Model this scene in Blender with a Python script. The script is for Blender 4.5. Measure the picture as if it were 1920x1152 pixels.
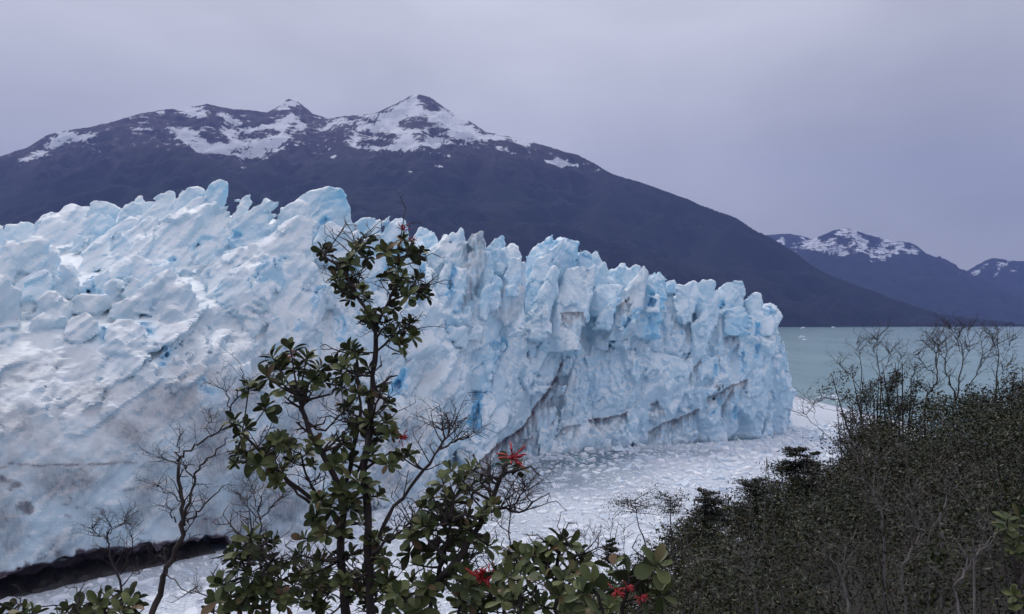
import bpy, math, random
import numpy as np
from mathutils import Vector, Matrix

S = bpy.context.scene
for o in list(bpy.data.objects):
    bpy.data.objects.remove(o, do_unlink=True)
COL = S.collection
rng = np.random.default_rng(7)
random.seed(7)

# ------------------------------------------------------------------ camera
H = 45.8                       # eye height above the lake, metres
F = 1507.0                     # focal length in pixels of the 1920 px wide photograph
HY = 600.0                     # row of the horizon
cam = bpy.data.cameras.new('camera')
cam.sensor_width = 36.0
cam.lens = F / 1920 * 36
cam.shift_y = 24.0 / 1920
cam.clip_start = 0.1
cam.clip_end = 60000
camo = bpy.data.objects.new('camera', cam)
COL.objects.link(camo)
camo.location = (0, 0, H)
camo.rotation_euler = (math.pi / 2, 0, 0)
S.camera = camo

# ------------------------------------------------------------------ overcast sky
SUN_EL, SUN_AZ = math.radians(54), math.radians(-28)     # azimuth clockwise from +Y
w = bpy.data.worlds.new('World')
S.world = w
w.use_nodes = True
nt = w.node_tree
nt.nodes.clear()
out = nt.nodes.new('ShaderNodeOutputWorld')
bg = nt.nodes.new('ShaderNodeBackground')
bg.inputs['Strength'].default_value = 0.1
sky = nt.nodes.new('ShaderNodeTexSky')
sky.sky_type = 'NISHITA'
sky.sun_disc = False
sky.sun_elevation = SUN_EL
sky.sun_rotation = SUN_AZ
tc = nt.nodes.new('ShaderNodeTexCoord')
sep = nt.nodes.new('ShaderNodeSeparateXYZ')
nt.links.new(tc.outputs['Generated'], sep.inputs[0])
mp = nt.nodes.new('ShaderNodeMapping')
mp.inputs['Location'].default_value = (5.0, 1.0, 0.0)
mp.inputs['Scale'].default_value = (1.0, 1.0, 2.6)
nt.links.new(tc.outputs['Generated'], mp.inputs[0])
n1 = nt.nodes.new('ShaderNodeTexNoise')
n1.inputs['Scale'].default_value = 1.5
n1.inputs['Detail'].default_value = 6
n1.inputs['Roughness'].default_value = 0.5
n1.inputs['Distortion'].default_value = 0.35
nt.links.new(mp.outputs[0], n1.inputs['Vector'])
rmp = nt.nodes.new('ShaderNodeMapRange')
rmp.inputs[1].default_value = 0.3
rmp.inputs[2].default_value = 0.7
rmp.inputs[3].default_value = 0.70
rmp.inputs[4].default_value = 1.24
nt.links.new(n1.outputs[0], rmp.inputs[0])
grad = nt.nodes.new('ShaderNodeMapRange')          # overcast sky: brighter towards the zenith
grad.inputs[1].default_value = 0.0
grad.inputs[2].default_value = 1.0
grad.inputs[3].default_value = 4.0
grad.inputs[4].default_value = 8.6
nt.links.new(sep.outputs[2], grad.inputs[0])
mul = nt.nodes.new('ShaderNodeMath')
mul.operation = 'MULTIPLY'
nt.links.new(rmp.outputs[0], mul.inputs[0])
nt.links.new(grad.outputs[0], mul.inputs[1])
cc = nt.nodes.new('ShaderNodeVectorMath')
cc.operation = 'SCALE'
cc.inputs[0].default_value = (1.22, 1.23, 1.37)
nt.links.new(mul.outputs[0], cc.inputs['Scale'])
mixw = nt.nodes.new('ShaderNodeMix')
mixw.data_type = 'RGBA'
mixw.inputs[0].default_value = 0.93
nt.links.new(sky.outputs[0], mixw.inputs[6])
nt.links.new(cc.outputs[0], mixw.inputs[7])
nt.links.new(mixw.outputs[2], bg.inputs['Color'])
nt.links.new(bg.outputs[0], out.inputs['Surface'])

sl = bpy.data.lights.new('sun', 'SUN')
sl.energy = 1.25
sl.angle = math.radians(12)
sl.color = (1.0, 0.96, 0.92)
so = bpy.data.objects.new('sun', sl)
COL.objects.link(so)
sd = Vector((math.sin(SUN_AZ) * math.cos(SUN_EL), math.cos(SUN_AZ) * math.cos(SUN_EL), math.sin(SUN_EL)))
so.rotation_euler = sd.to_track_quat('Z', 'Y').to_euler()
so.location = (-60, 40, 200)

S.view_settings.view_transform = 'Standard'
S.view_settings.look = 'None'
S.view_settings.exposure = 0.08
S.view_settings.gamma = 1.0
S.view_settings.use_curve_mapping = False
S.render.engine = 'CYCLES'
S.cycles.use_denoising = True
S.cycles.max_bounces = 8
S.cycles.diffuse_bounces = 5
S.cycles.transparent_max_bounces = 8
S.cycles.volume_bounces = 0
S.cycles.sample_clamp_indirect = 6

# ------------------------------------------------------------------ helpers
def P(px, py, d):
    """a point seen at pixel (px, py) of the photograph, d metres ahead of the camera"""
    return np.array([(px - 960) / F * d, d, H - (py - HY) / F * d])

def proj(v):
    y = np.maximum(v[:, 1], 0.5)
    return 960 + F * v[:, 0] / y, HY + F * (H - v[:, 2]) / y

def tag(o, label=None, cat=None, group=None, kind=None):
    if label: o['label'] = label
    if cat: o['category'] = cat
    if group: o['group'] = group
    if kind: o['kind'] = kind
    return o

def mesh_np(name, V, Fc, mat=None, smooth=False):
    V = np.ascontiguousarray(V, np.float32)
    me = bpy.data.meshes.new(name)
    me.vertices.add(len(V))
    me.vertices.foreach_set('co', V.ravel())
    if isinstance(Fc, np.ndarray):
        k = Fc.shape[1]
        lv = Fc.astype(np.int32).ravel()
        starts = np.arange(0, len(lv), k, dtype=np.int32)
    else:
        lens = np.array([len(f) for f in Fc], np.int32)
        lv = np.concatenate([np.asarray(f, np.int32) for f in Fc]) if len(Fc) else np.zeros(0, np.int32)
        starts = np.concatenate([[0], np.cumsum(lens)[:-1]]).astype(np.int32) if len(Fc) else np.zeros(0, np.int32)
    me.loops.add(len(lv))
    me.loops.foreach_set('vertex_index', lv)
    me.polygons.add(len(starts))
    me.polygons.foreach_set('loop_start', starts)
    me.update(calc_edges=True)
    me.validate()
    me.polygons.foreach_set('use_smooth', np.full(len(me.polygons), smooth, dtype=bool))
    if mat: me.materials.append(mat)
    return me

def link(name, me, parent=None):
    o = bpy.data.objects.new(name, me)
    COL.objects.link(o)
    if parent is not None:
        o.parent = parent
        if parent.location.length > 0 and me is not None:
            o.matrix_parent_inverse = Matrix.Translation(-Vector(parent.location))
    return o

def attr(me, name, arr):
    a = me.attributes.new(name, 'FLOAT', 'POINT')
    a.data.foreach_set('value', np.ascontiguousarray(arr, np.float32))

def empty(name, loc):
    o = bpy.data.objects.new(name, None)
    o.empty_display_size = 0.2
    COL.objects.link(o)
    o.location = [float(c) for c in loc]
    return o

class Acc:
    """collects triangles and quads of one part"""
    def __init__(s):
        s.v = []; s.f = []; s.n = 0
    def add(s, v, f):
        v = np.asarray(v, float)
        s.v.append(v)
        s.f += [tuple(i + s.n for i in q) for q in f]
        s.n += len(v)
    def tube(s, pts, rad, sides=5):
        pts = np.asarray(pts, float)
        n = len(pts)
        rad = np.broadcast_to(np.asarray(rad, float), (n,))
        tg = np.gradient(pts, axis=0)
        tg /= np.linalg.norm(tg, axis=1)[:, None] + 1e-9
        ref = np.array([0.31, 0.77, 0.55])
        a = np.cross(tg, ref); a /= np.linalg.norm(a, axis=1)[:, None] + 1e-9
        b = np.cross(tg, a)
        th = np.linspace(0, 2 * math.pi, sides, endpoint=False)
        ring = pts[:, None, :] + rad[:, None, None] * (np.cos(th)[None, :, None] * a[:, None, :] + np.sin(th)[None, :, None] * b[:, None, :])
        V = ring.reshape(-1, 3)
        f = []
        for i in range(n - 1):
            for j in range(sides):
                k = (j + 1) % sides
                f.append((i * sides + j, i * sides + k, (i + 1) * sides + k, (i + 1) * sides + j))
        f.append(tuple((n - 1) * sides + j for j in range(sides)))
        f.append(tuple(reversed(range(sides))))
        s.add(V, f)
    def build(s, name, mat, parent=None, smooth=True):
        V = np.concatenate(s.v) if s.v else np.zeros((0, 3))
        return link(name, mesh_np(name, V, s.f, mat, smooth), parent)

def sm(a, lo, hi):
    t = np.clip((a - lo) / (hi - lo), 0, 1)
    return t * t * (3 - 2 * t)

def nodes_of(name):
    m = bpy.data.materials.new(name)
    m.use_nodes = True
    nt = m.node_tree
    return m, nt, nt.nodes['Principled BSDF'], nt.nodes['Material Output']

def add(nt, t, **kw):
    n = nt.nodes.new(t)
    for k, v in kw.items():
        if k.startswith('i_'):
            key = k[2:]
            n.inputs[int(key) if key.isdigit() else key].default_value = v
        else:
            setattr(n, k, v)
    return n

def mixc(nt, fac, a, b):
    m = nt.nodes.new('ShaderNodeMix')
    m.data_type = 'RGBA'
    for sock, val in ((0, fac), (6, a), (7, b)):
        if hasattr(val, 'links'):
            nt.links.new(val, m.inputs[sock])
        else:
            m.inputs[sock].default_value = val if sock == 0 else (*val, 1) if len(val) == 3 else val
    return m.outputs[2]

def mapr(nt, v, a, b, c=0.0, d=1.0, smooth=False):
    n = nt.nodes.new('ShaderNodeMapRange')
    if smooth: n.interpolation_type = 'SMOOTHSTEP'
    nt.links.new(v, n.inputs[0])
    for i, x in enumerate((a, b, c, d)):
        n.inputs[i + 1].default_value = x
    return n.outputs[0]

def math2(nt, op, a, b):
    n = nt.nodes.new('ShaderNodeMath')
    n.operation = op
    for i, x in enumerate((a, b)):
        if hasattr(x, 'links'): nt.links.new(x, n.inputs[i])
        else: n.inputs[i].default_value = x
    return n.outputs[0]

def noise(nt, scale, detail=4, rough=0.55, vec=None, dist=0.0):
    n = nt.nodes.new('ShaderNodeTexNoise')
    n.inputs['Scale'].default_value = scale
    n.inputs['Detail'].default_value = detail
    n.inputs['Roughness'].default_value = rough
    n.inputs['Distortion'].default_value = dist
    if vec is not None: nt.links.new(vec, n.inputs['Vector'])
    return n.outputs[0]

def objco(nt, scale=None, rot=None):
    t = nt.nodes.new('ShaderNodeTexCoord').outputs['Object']
    if scale is None: return t
    m = nt.nodes.new('ShaderNodeMapping')
    m.inputs['Scale'].default_value = scale
    if rot: m.inputs['Rotation'].default_value = rot
    nt.links.new(t, m.inputs[0])
    return m.outputs[0]

def getattr_node(nt, name):
    a = nt.nodes.new('ShaderNodeAttribute')
    a.attribute_name = name
    return a.outputs['Fac']

def bump(nt, h, strength, dist, normal=None):
    b = nt.nodes.new('ShaderNodeBump')
    b.inputs['Strength'].default_value = strength
    b.inputs['Distance'].default_value = dist
    nt.links.new(h, b.inputs['Height'])
    if normal is not None: nt.links.new(normal, b.inputs['Normal'])
    return b.outputs[0]

# ------------------------------------------------------------------ periodic noise tiles
NV = 64
VT = rng.random((NV, NV, NV)).astype(np.float32) * 2 - 1

def tri(T, p, lin=False):
    n = T.shape[0]
    i0 = np.floor(p).astype(np.int32)
    f = (p - i0).astype(np.float32)
    if not lin: f = f * f * (3 - 2 * f)
    i0 %= n
    i1 = (i0 + 1) % n
    Tr = T.reshape(-1)
    x0, y0, z0 = i0[:, 0] * (n * n), i0[:, 1] * n, i0[:, 2]
    x1, y1, z1 = i1[:, 0] * (n * n), i1[:, 1] * n, i1[:, 2]
    fx, fy, fz = f[:, 0], f[:, 1], f[:, 2]
    a = Tr[x0 + y0 + z0]; a = a + (Tr[x0 + y0 + z1] - a) * fz
    b = Tr[x0 + y1 + z0]; b = b + (Tr[x0 + y1 + z1] - b) * fz
    a = a + (b - a) * fy
    c = Tr[x1 + y0 + z0]; c = c + (Tr[x1 + y0 + z1] - c) * fz
    d = Tr[x1 + y1 + z0]; d = d + (Tr[x1 + y1 + z1] - d) * fz
    c = c + (d - c) * fy
    return a + (c - a) * fx

def fbm(p, oct=4, gain=0.5):
    r = 0; a = 1.0; tot = 0
    for o in range(oct):
        r = r + a * tri(VT, p * (2.03 ** o) + 11.3 * o)
        tot += a; a *= gain
    return r / tot * 1.6

def make_facets(n=6, res=20, seed=3):
    """a periodic block of fractured pieces: each cell a tilted facet, and the distance to the nearest joint"""
    g = np.random.default_rng(seed)
    R = n * res
    ax = (np.arange(R) + 0.5) / res
    X, Y, Z = np.meshgrid(ax, ax, ax, indexing='ij')
    pts = np.stack([X, Y, Z], -1).reshape(-1, 3).astype(np.float32)
    jit = g.random((n, n, n, 3)).astype(np.float32)
    off = (g.random((n, n, n)).astype(np.float32) * 2 - 1) * 0.8
    tl = g.normal(size=(n, n, n, 3)).astype(np.float32) * 1.5
    c = np.floor(pts).astype(int)
    b1 = np.full(len(pts), 9.0, np.float32); b2 = b1.copy(); val = np.zeros(len(pts), np.float32)
    for dx in (-1, 0, 1):
        for dy in (-1, 0, 1):
            for dz in (-1, 0, 1):
                cc = c + (dx, dy, dz)
                m = cc % n
                s = cc + jit[m[:, 0], m[:, 1], m[:, 2]]
                d = pts - s
                q = np.sqrt((d * d).sum(1))
                v = off[m[:, 0], m[:, 1], m[:, 2]] + (d * tl[m[:, 0], m[:, 1], m[:, 2]]).sum(1)
                nw = q < b1
                b2 = np.where(nw, b1, np.minimum(b2, q))
                val = np.where(nw, v, val)
                b1 = np.where(nw, q, b1)
    return np.clip(val, -1.7, 1.7).reshape(R, R, R), (b2 - b1).reshape(R, R, R), res

FT, FE, FR = make_facets()

def facet(p): return tri(FT, p * FR, True)
def joint(p): return tri(FE, p * FR, True)

# ------------------------------------------------------------------ glacier
GO = np.array([-83.0, 131.0])                 # foot of the ice at the left edge
ES = np.array([0.6846, 0.7289])               # along the front
ET = np.array([-0.7289, 0.6846])              # into the ice
VX = 0.46                                      # voxel size

def to_st(X, Y):
    return (X - GO[0]) * ES[0] + (Y - GO[1]) * ES[1], (X - GO[0]) * ET[0] + (Y - GO[1]) * ET[1]

ICE_CTRL = {
    -120: [(1165, 122), (900, 123), (760, 128), (600, 152), (480, 215), (440, 255)],
    0: [(1128, 131), (1000, 131.5), (870, 134), (760, 139), (680, 146), (600, 160), (520, 186), (450, 226), (434, 250)],
    200: [(1083, 143), (900, 144.5), (780, 148), (700, 152), (640, 158), (580, 170), (500, 200), (430, 230), (414, 250)],
    400: [(1038, 157.6), (900, 158.5), (780, 161), (700, 164), (640, 168), (580, 176), (500, 203), (430, 226), (402, 252)],
    560: [(1000, 173), (850, 175), (740, 179), (660, 183), (600, 187), (500, 197), (430, 212), (415, 230)],
    650: [(972, 186), (850, 189), (740, 194), (640, 203), (560, 215), (500, 226), (455, 238)],
    750: [(948, 198), (850, 201), (760, 208), (680, 217), (600, 226), (540, 235), (482, 248)],
    880: [(893, 236), (800, 239), (700, 243), (620, 246), (570, 249), (540, 256), (500, 266)],
    1010: [(850, 276), (780, 277), (700, 279), (620, 282), (590, 287), (560, 292), (520, 300)],
    1200: [(836, 292), (750, 294), (650, 297), (600, 300), (570, 305), (535, 314)],
    1330: [(830, 300), (720, 303), (640, 305), (590, 309), (548, 319)],
    1440: [(822, 311), (720, 313), (640, 316), (600, 319), (570, 325)],
    1477: [(801, 344), (720, 344), (650, 345)],
}
cpts = []
captab = []
for px, col in ICE_CTRL.items():
    for py, d in col:
        p = P(px, py, d)
        s, t = to_st(p[0], p[1])
        cpts.append((s, p[2] * 1.0, t))
    captab.append(cpts[-1][:2])
cpts = np.array(cpts)
captab = np.array(sorted(captab))
_d = np.hypot(cpts[:, None, 0] - cpts[None, :, 0], cpts[:, None, 1] - cpts[None, :, 1])
_n = len(cpts)
_A = np.zeros((_n + 3, _n + 3))
_A[:_n, :_n] = _d + np.eye(_n) * -1.2
_A[:_n, _n] = 1; _A[:_n, _n + 1:] = cpts[:, :2]
_A[_n, :_n] = 1; _A[_n + 1:, :_n] = cpts[:, :2].T
_w = np.linalg.solve(_A, np.concatenate([cpts[:, 2], np.zeros(3)]))
TS = np.arange(-40, 335, 1.5); TZ = np.arange(-6, 106, 1.5)
_gs, _gz = np.meshgrid(TS, TZ, indexing='ij')
T_GRID = np.full(_gs.shape, _w[_n]) + _w[_n + 1] * _gs + _w[_n + 2] * _gz
for k in range(_n):
    T_GRID += _w[k] * np.hypot(_gs - cpts[k, 0], _gz - cpts[k, 1])

def front_t(s, z):
    """depth of the ice surface behind the front line, at distance s along it and height z"""
    u = np.clip((s - TS[0]) / 1.5, 0, len(TS) - 1.001); v = np.clip((z - TZ[0]) / 1.5, 0, len(TZ) - 1.001)
    i = u.astype(int); j = v.astype(int); u = u - i; v = v - j
    G = T_GRID
    return ((G[i, j] * (1 - v) + G[i, j + 1] * v) * (1 - u) + (G[i + 1, j] * (1 - v) + G[i + 1, j + 1] * v) * u)

# seracs: outline in a picture crop (origin, scale 6), distance, thickness, fresh blue, dirt, lean of the front face
SERACS = []
def ser(org, d, th, pts, blue=0.0, dirt=0.0, tilt=0.25, k=6.0):
    SERACS.append(([(org[0] + x / k, org[1] + y / k) for x, y in pts], d, th, blue, dirt, tilt))

A, B, C, D, E, Fo, G, Hh = (0, 320), (240, 320), (480, 340), (760, 400), (940, 430), (1180, 480), (0, 460), (300, 440)
ser(A, 205, 12, [(-80, 560), (0, 530), (30, 600), (50, 800), (-80, 950)], .1)
ser(A, 225, 18, [(40, 605), (110, 590), (195, 585), (250, 535), (265, 570), (380, 580), (410, 625), (300, 820), (100, 870), (20, 820)], .15)
ser(A, 222, 18, [(410, 625), (500, 545), (600, 480), (700, 415), (730, 380), (800, 345), (860, 360), (875, 385), (960, 350), (1010, 375), (1028, 400), (1070, 520), (1060, 640), (880, 760), (760, 940), (560, 930), (330, 900)], .1, 0, .5)
ser(A, 228, 14, [(1020, 390), (1080, 345), (1150, 345), (1240, 375), (1370, 430), (1300, 560), (1250, 680), (1080, 690)], .2)
ser(A, 220, 6, [(1060, 530), (1150, 490), (1190, 540), (1210, 490), (1290, 570), (1300, 640), (1180, 730), (1060, 680)], .35)
ser(A, 232, 4.5, [(1525, 310), (1545, 265), (1565, 258), (1590, 310), (1622, 390), (1640, 440), (1520, 440)], 0)
ser(A, 226, 12, [(1370, 430), (1420, 390), (1480, 370), (1530, 410), (1620, 385), (1740, 350), (1600, 480), (1400, 650), (1290, 660)], .1)
ser(A, 214, 7, [(750, 940), (860, 735), (960, 730), (1010, 760), (900, 940)], .3)
ser(B, 213, 15, [(-540, 930), (-350, 760), (-90, 600), (150, 490), (290, 370), (340, 260), (400, 190), (450, 150), (500, 180), (555, 220), (560, 330), (540, 430), (500, 560), (420, 640), (250, 620), (-100, 800), (-350, 980), (-520, 980)], .1, 0, .35)
ser(B, 220, 10, [(545, 240), (600, 215), (650, 230), (740, 205), (780, 195), (850, 210), (870, 290), (700, 360), (560, 450)], .2)
ser(B, 213, 8, [(540, 440), (700, 320), (850, 290), (870, 370), (720, 460), (560, 520)], 0)
ser(B, 216, 13, [(850, 210), (890, 160), (960, 115), (1020, 100), (1110, 115), (1140, 210), (1140, 300), (1050, 360), (960, 350), (870, 330)], .55, 0, .1)
ser(B, 204, 13, [(-380, 960), (-100, 700), (250, 540), (420, 570), (540, 520), (720, 440), (930, 370), (1060, 335), (1170, 320), (1230, 390), (1240, 520), (1200, 740), (1000, 850), (700, 930), (400, 1020), (-100, 1020)], .1, 0, .45)
ser(B, 212, 9, [(1130, 300), (1240, 270), (1310, 240), (1370, 270), (1420, 350), (1340, 460), (1210, 560), (1230, 400)], .05)
ser(B, 206, 9, [(1410, 365), (1490, 350), (1510, 290), (1570, 255), (1600, 320), (1650, 350), (1715, 350), (1700, 410), (1520, 600), (1410, 690), (1250, 660), (1210, 530), (1350, 430)], .25)
ser(B, 197, 5, [(800, 920), (900, 770), (980, 760), (1020, 810), (960, 920)], .1)
ser(B, 214, 8, [(1700, 430), (1800, 370), (1920, 320), (2050, 420), (2000, 600), (1700, 600)], .15)
ser(C, 214, 20, [(470, 215), (520, 150), (620, 100), (760, 85), (930, 100), (970, 170), (1040, 330), (1060, 480), (1070, 590), (900, 650), (700, 650), (560, 520)], .7, 0, .12)
ser(C, 225, 6, [(1050, 455), (1110, 495), (1145, 540), (1060, 600)], 0, .5)
ser(C, 206, 8, [(690, 640), (720, 520), (780, 510), (830, 460), (890, 500), (970, 550), (940, 660), (760, 740)], .2)
ser(C, 208, 8, [(930, 600), (990, 560), (1080, 575), (1160, 540), (1180, 740), (950, 760)], .2)
ser(C, 232, 14, [(1130, 510), (1200, 440), (1330, 405), (1400, 405), (1430, 470), (1450, 620), (1330, 720), (1130, 680)], .35)
ser(C, 236, 9, [(1410, 480), (1500, 400), (1510, 370), (1530, 380), (1570, 350), (1630, 410), (1680, 480), (1700, 590), (1660, 850), (1430, 760)], .6)
ser(C, 224, 12, [(1120, 660), (1300, 560), (1400, 530), (1450, 620), (1460, 900), (1320, 1200), (1080, 1200)], .3)
ser(C, 234, 12, [(1640, 640), (1760, 690), (1850, 760), (1920, 900), (1900, 1200), (1480, 1200), (1540, 800)], .25)
ser((0, 0), 186, 16, [(606, 406), (597, 398), (590, 391), (572, 397), (552, 404), (535, 402), (517, 415), (497, 435), (480, 447), (450, 458), (430, 470), (400, 485), (365, 508), (385, 545), (388, 600), (400, 650), (470, 690), (560, 690), (592, 640), (601, 590), (606, 560), (611, 535), (604, 514), (598, 490), (598, 440)], .05, 0, .55, 1.0)
ser(D, 258, 9, [(40, 340), (150, 165), (280, 160), (285, 240), (250, 350), (240, 520), (180, 640), (80, 600)], .3)
ser(D, 252, 5, [(145, 400), (190, 250), (215, 330), (240, 440), (225, 640), (160, 580)], .6)
ser(D, 256, 6, [(230, 350), (310, 205), (345, 260), (365, 320), (300, 460), (240, 540)], .4)
ser(D, 250, 15, [(220, 660), (250, 480), (300, 390), (400, 310), (440, 250), (465, 290), (470, 380), (590, 310), (710, 305), (735, 400), (720, 560), (700, 820), (610, 850), (470, 950), (280, 1000), (210, 930)], .05, .08, .2)
ser(D, 254, 6, [(450, 340), (530, 230), (560, 300), (630, 180), (680, 300), (620, 360), (480, 420)], .35)
ser(D, 251, 11, [(705, 300), (790, 265), (870, 240), (900, 330), (890, 480), (885, 680), (720, 820), (700, 700), (725, 420)], .1, .42)
ser(D, 242.5, 5, [(480, 495), (565, 540), (520, 600), (485, 950), (300, 1000), (420, 640)], .1)
ser(D, 244.5, 5, [(548, 605), (600, 600), (690, 640), (700, 840), (610, 860), (505, 910)], .25)
ser(D, 262, 9, [(895, 400), (1000, 310), (1080, 265), (1130, 280), (1140, 330), (1070, 470), (1010, 540), (970, 460)], .5)
ser(D, 254, 8, [(885, 420), (980, 450), (1010, 620), (1000, 780), (880, 780)], .4)
ser(D, 258, 10, [(985, 510), (1090, 400), (1180, 305), (1270, 350), (1300, 500), (1308, 700), (1330, 820), (1180, 800), (1080, 700), (1005, 660)], .15)
ser(D, 251.5, 5, [(1150, 570), (1210, 480), (1290, 490), (1300, 640), (1210, 660)], .1)
ser(D, 249.5, 5, [(1190, 670), (1280, 600), (1310, 780), (1190, 780)], .35)
ser(D, 266, 5, [(1300, 560), (1360, 545), (1368, 700), (1340, 800)], 0)
ser(D, 246.5, 5, [(860, 800), (900, 745), (950, 745), (980, 830), (970, 980), (890, 970)], .3)
ser(D, 247.5, 5, [(975, 740), (1020, 695), (1080, 720), (1105, 880), (1020, 880)], .45)
ser(D, 245, 4, [(1000, 910), (1040, 880), (1080, 920), (1060, 990), (1010, 990)], .2)
ser(D, 248.5, 10, [(1110, 830), (1200, 760), (1300, 770), (1380, 830), (1360, 980), (1200, 1030), (1090, 930)], 0, .25)
ser(D, 246, 16, [(40, 1150), (240, 960), (350, 960), (480, 900), (620, 810), (720, 820), (760, 900), (900, 950), (1050, 1050), (1080, 1200), (1060, 1400), (40, 1500)], .25, 0, .2)
ser(E, 292, 16, [(280, 300), (310, 240), (400, 160), (460, 100), (520, 80), (580, 100), (660, 100), (715, 140), (790, 145), (860, 135), (850, 240), (830, 420), (740, 560), (680, 580), (560, 660), (400, 840), (280, 870), (290, 560)], .45, 0, .15)
ser(E, 284, 8, [(375, 330), (420, 280), (560, 210), (700, 130), (620, 290), (560, 420), (480, 580), (430, 720), (340, 830), (300, 730)], .25)
ser(E, 297, 9, [(850, 260), (950, 240), (1020, 280), (1080, 220), (1110, 240), (1135, 380), (1200, 470), (1215, 600), (1110, 640), (960, 430), (850, 430)], .3)
ser(E, 279, 8, [(340, 830), (470, 600), (560, 440), (630, 390), (660, 520), (610, 800), (560, 860)], .1)
ser(E, 281, 14, [(600, 830), (700, 560), (740, 450), (850, 395), (930, 380), (960, 405), (1080, 395), (1050, 620), (1000, 760), (900, 900), (690, 930)], .1, .05, .3)
ser(E, 304, 12, [(1190, 480), (1290, 450), (1370, 370), (1440, 430), (1520, 420), (1550, 430), (1480, 580), (1390, 660), (1190, 630)], .25)
ser(E, 290, 9, [(1000, 740), (1100, 620), (1250, 580), (1400, 640), (1310, 780), (1100, 800)], .45)
ser(E, 294, 10, [(1190, 830), (1390, 650), (1490, 530), (1600, 400), (1660, 470), (1650, 580), (1620, 670), (1440, 830), (1230, 930)], 0, .14, .4)
ser(E, 297, 10, [(1630, 560), (1700, 500), (1790, 440), (1840, 520), (1860, 640), (1880, 800), (1700, 880), (1590, 780)], .5)
ser(Fo, 312, 9, [(400, 280), (510, 260), (540, 360), (540, 450), (450, 490), (400, 420)], .3)
ser(Fo, 308, 9, [(530, 340), (620, 330), (730, 235), (790, 280), (790, 470), (690, 550), (550, 510)], .1)
ser(Fo, 306, 8, [(765, 335), (840, 260), (930, 240), (1000, 310), (970, 400), (950, 580), (880, 610), (800, 510)], .15)
ser(Fo, 304, 4, [(950, 400), (980, 370), (1030, 400), (1010, 500), (945, 540)], .1)
ser(Fo, 311, 13, [(1000, 370), (1090, 305), (1190, 290), (1270, 285), (1330, 350), (1340, 430), (1290, 580), (1100, 630), (1000, 640)], .15)
ser(Fo, 317, 9, [(1290, 510), (1350, 450), (1410, 410), (1480, 430), (1530, 520), (1510, 590), (1310, 590)], .1)
ser(Fo, 319, 13, [(1300, 620), (1400, 560), (1500, 550), (1590, 570), (1620, 650), (1575, 800), (1480, 840), (1290, 720)], .4)
ser(Fo, 308, 8, [(1080, 630), (1200, 570), (1320, 580), (1390, 700), (1250, 760), (1110, 710)], .35)
ser(Fo, 303, 9, [(740, 700), (870, 590), (930, 660), (950, 840), (700, 960), (660, 800)], .15)
ser(Fo, 303, 4, [(935, 580), (1000, 590), (1010, 640), (940, 730)], 0)
ser(Fo, 317, 8, [(1470, 800), (1530, 725), (1560, 800), (1590, 1100), (1440, 1100)], .35, 0, .08)
ser(Fo, 313, 8, [(1230, 860), (1320, 760), (1400, 700), (1440, 790), (1440, 1100), (1260, 1100)], .25, 0, .08)
ser(G, 178, 14, [(-30, 60), (90, 30), (200, 70), (310, 40), (420, 0), (560, 40), (660, 110), (680, 200), (640, 350), (400, 370), (180, 280), (-30, 230)], .1, .05, .3)
ser(G, 169, 9, [(280, 440), (480, 330), (640, 315), (720, 380), (760, 480), (740, 620), (500, 630), (270, 550)], .2)
ser(G, 161, 10, [(480, 600), (570, 520), (700, 580), (790, 620), (800, 800), (740, 990), (620, 1110), (470, 1030), (380, 840)], .1)
ser(G, 165, 8, [(270, 560), (380, 510), (480, 600), (450, 720), (260, 790), (170, 820)], .1)
ser(G, 174, 9, [(670, 170), (800, 260), (900, 400), (840, 500), (730, 440), (640, 250)], .15, .1)
ser(G, 178, 9, [(950, 360), (1000, 300), (1170, 310), (1170, 420), (1170, 550), (970, 570)], .45)
ser(G, 181, 10, [(1100, 300), (1300, 170), (1400, 110), (1560, 110), (1700, 150), (1700, 280), (1560, 420), (1170, 430)], .2, 0, .35)
ser(G, 175, 7, [(1170, 450), (1330, 370), (1400, 380), (1540, 480), (1550, 550), (1190, 590)], .15)
ser(G, 158, 9, [(790, 840), (950, 750), (1040, 810), (1160, 910), (1160, 1080), (800, 1090), (730, 1000)], .05)
ser(G, 156, 12, [(0, 290), (80, 440), (190, 540), (200, 1000), (120, 1060), (-80, 1040), (-80, 280)], .05, .1)
ser(G, 171, 14, [(1590, 430), (1700, 340), (1850, 270), (1940, 230), (2010, 310), (2120, 440), (2230, 580), (2250, 930), (1900, 990), (1640, 940), (1570, 720)], .15, .02, .3)
ser(G, 167, 7, [(1240, 670), (1400, 610), (1570, 540), (1610, 660), (1580, 780), (1270, 790)], .1)
ser(G, 167, 8, [(810, 630), (960, 560), (1100, 570), (1240, 580), (1270, 750), (1100, 790), (850, 730)], .05)
ser(G, 173, 6, [(1380, 380), (1510, 340), (1610, 420), (1550, 510)], .1)

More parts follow.
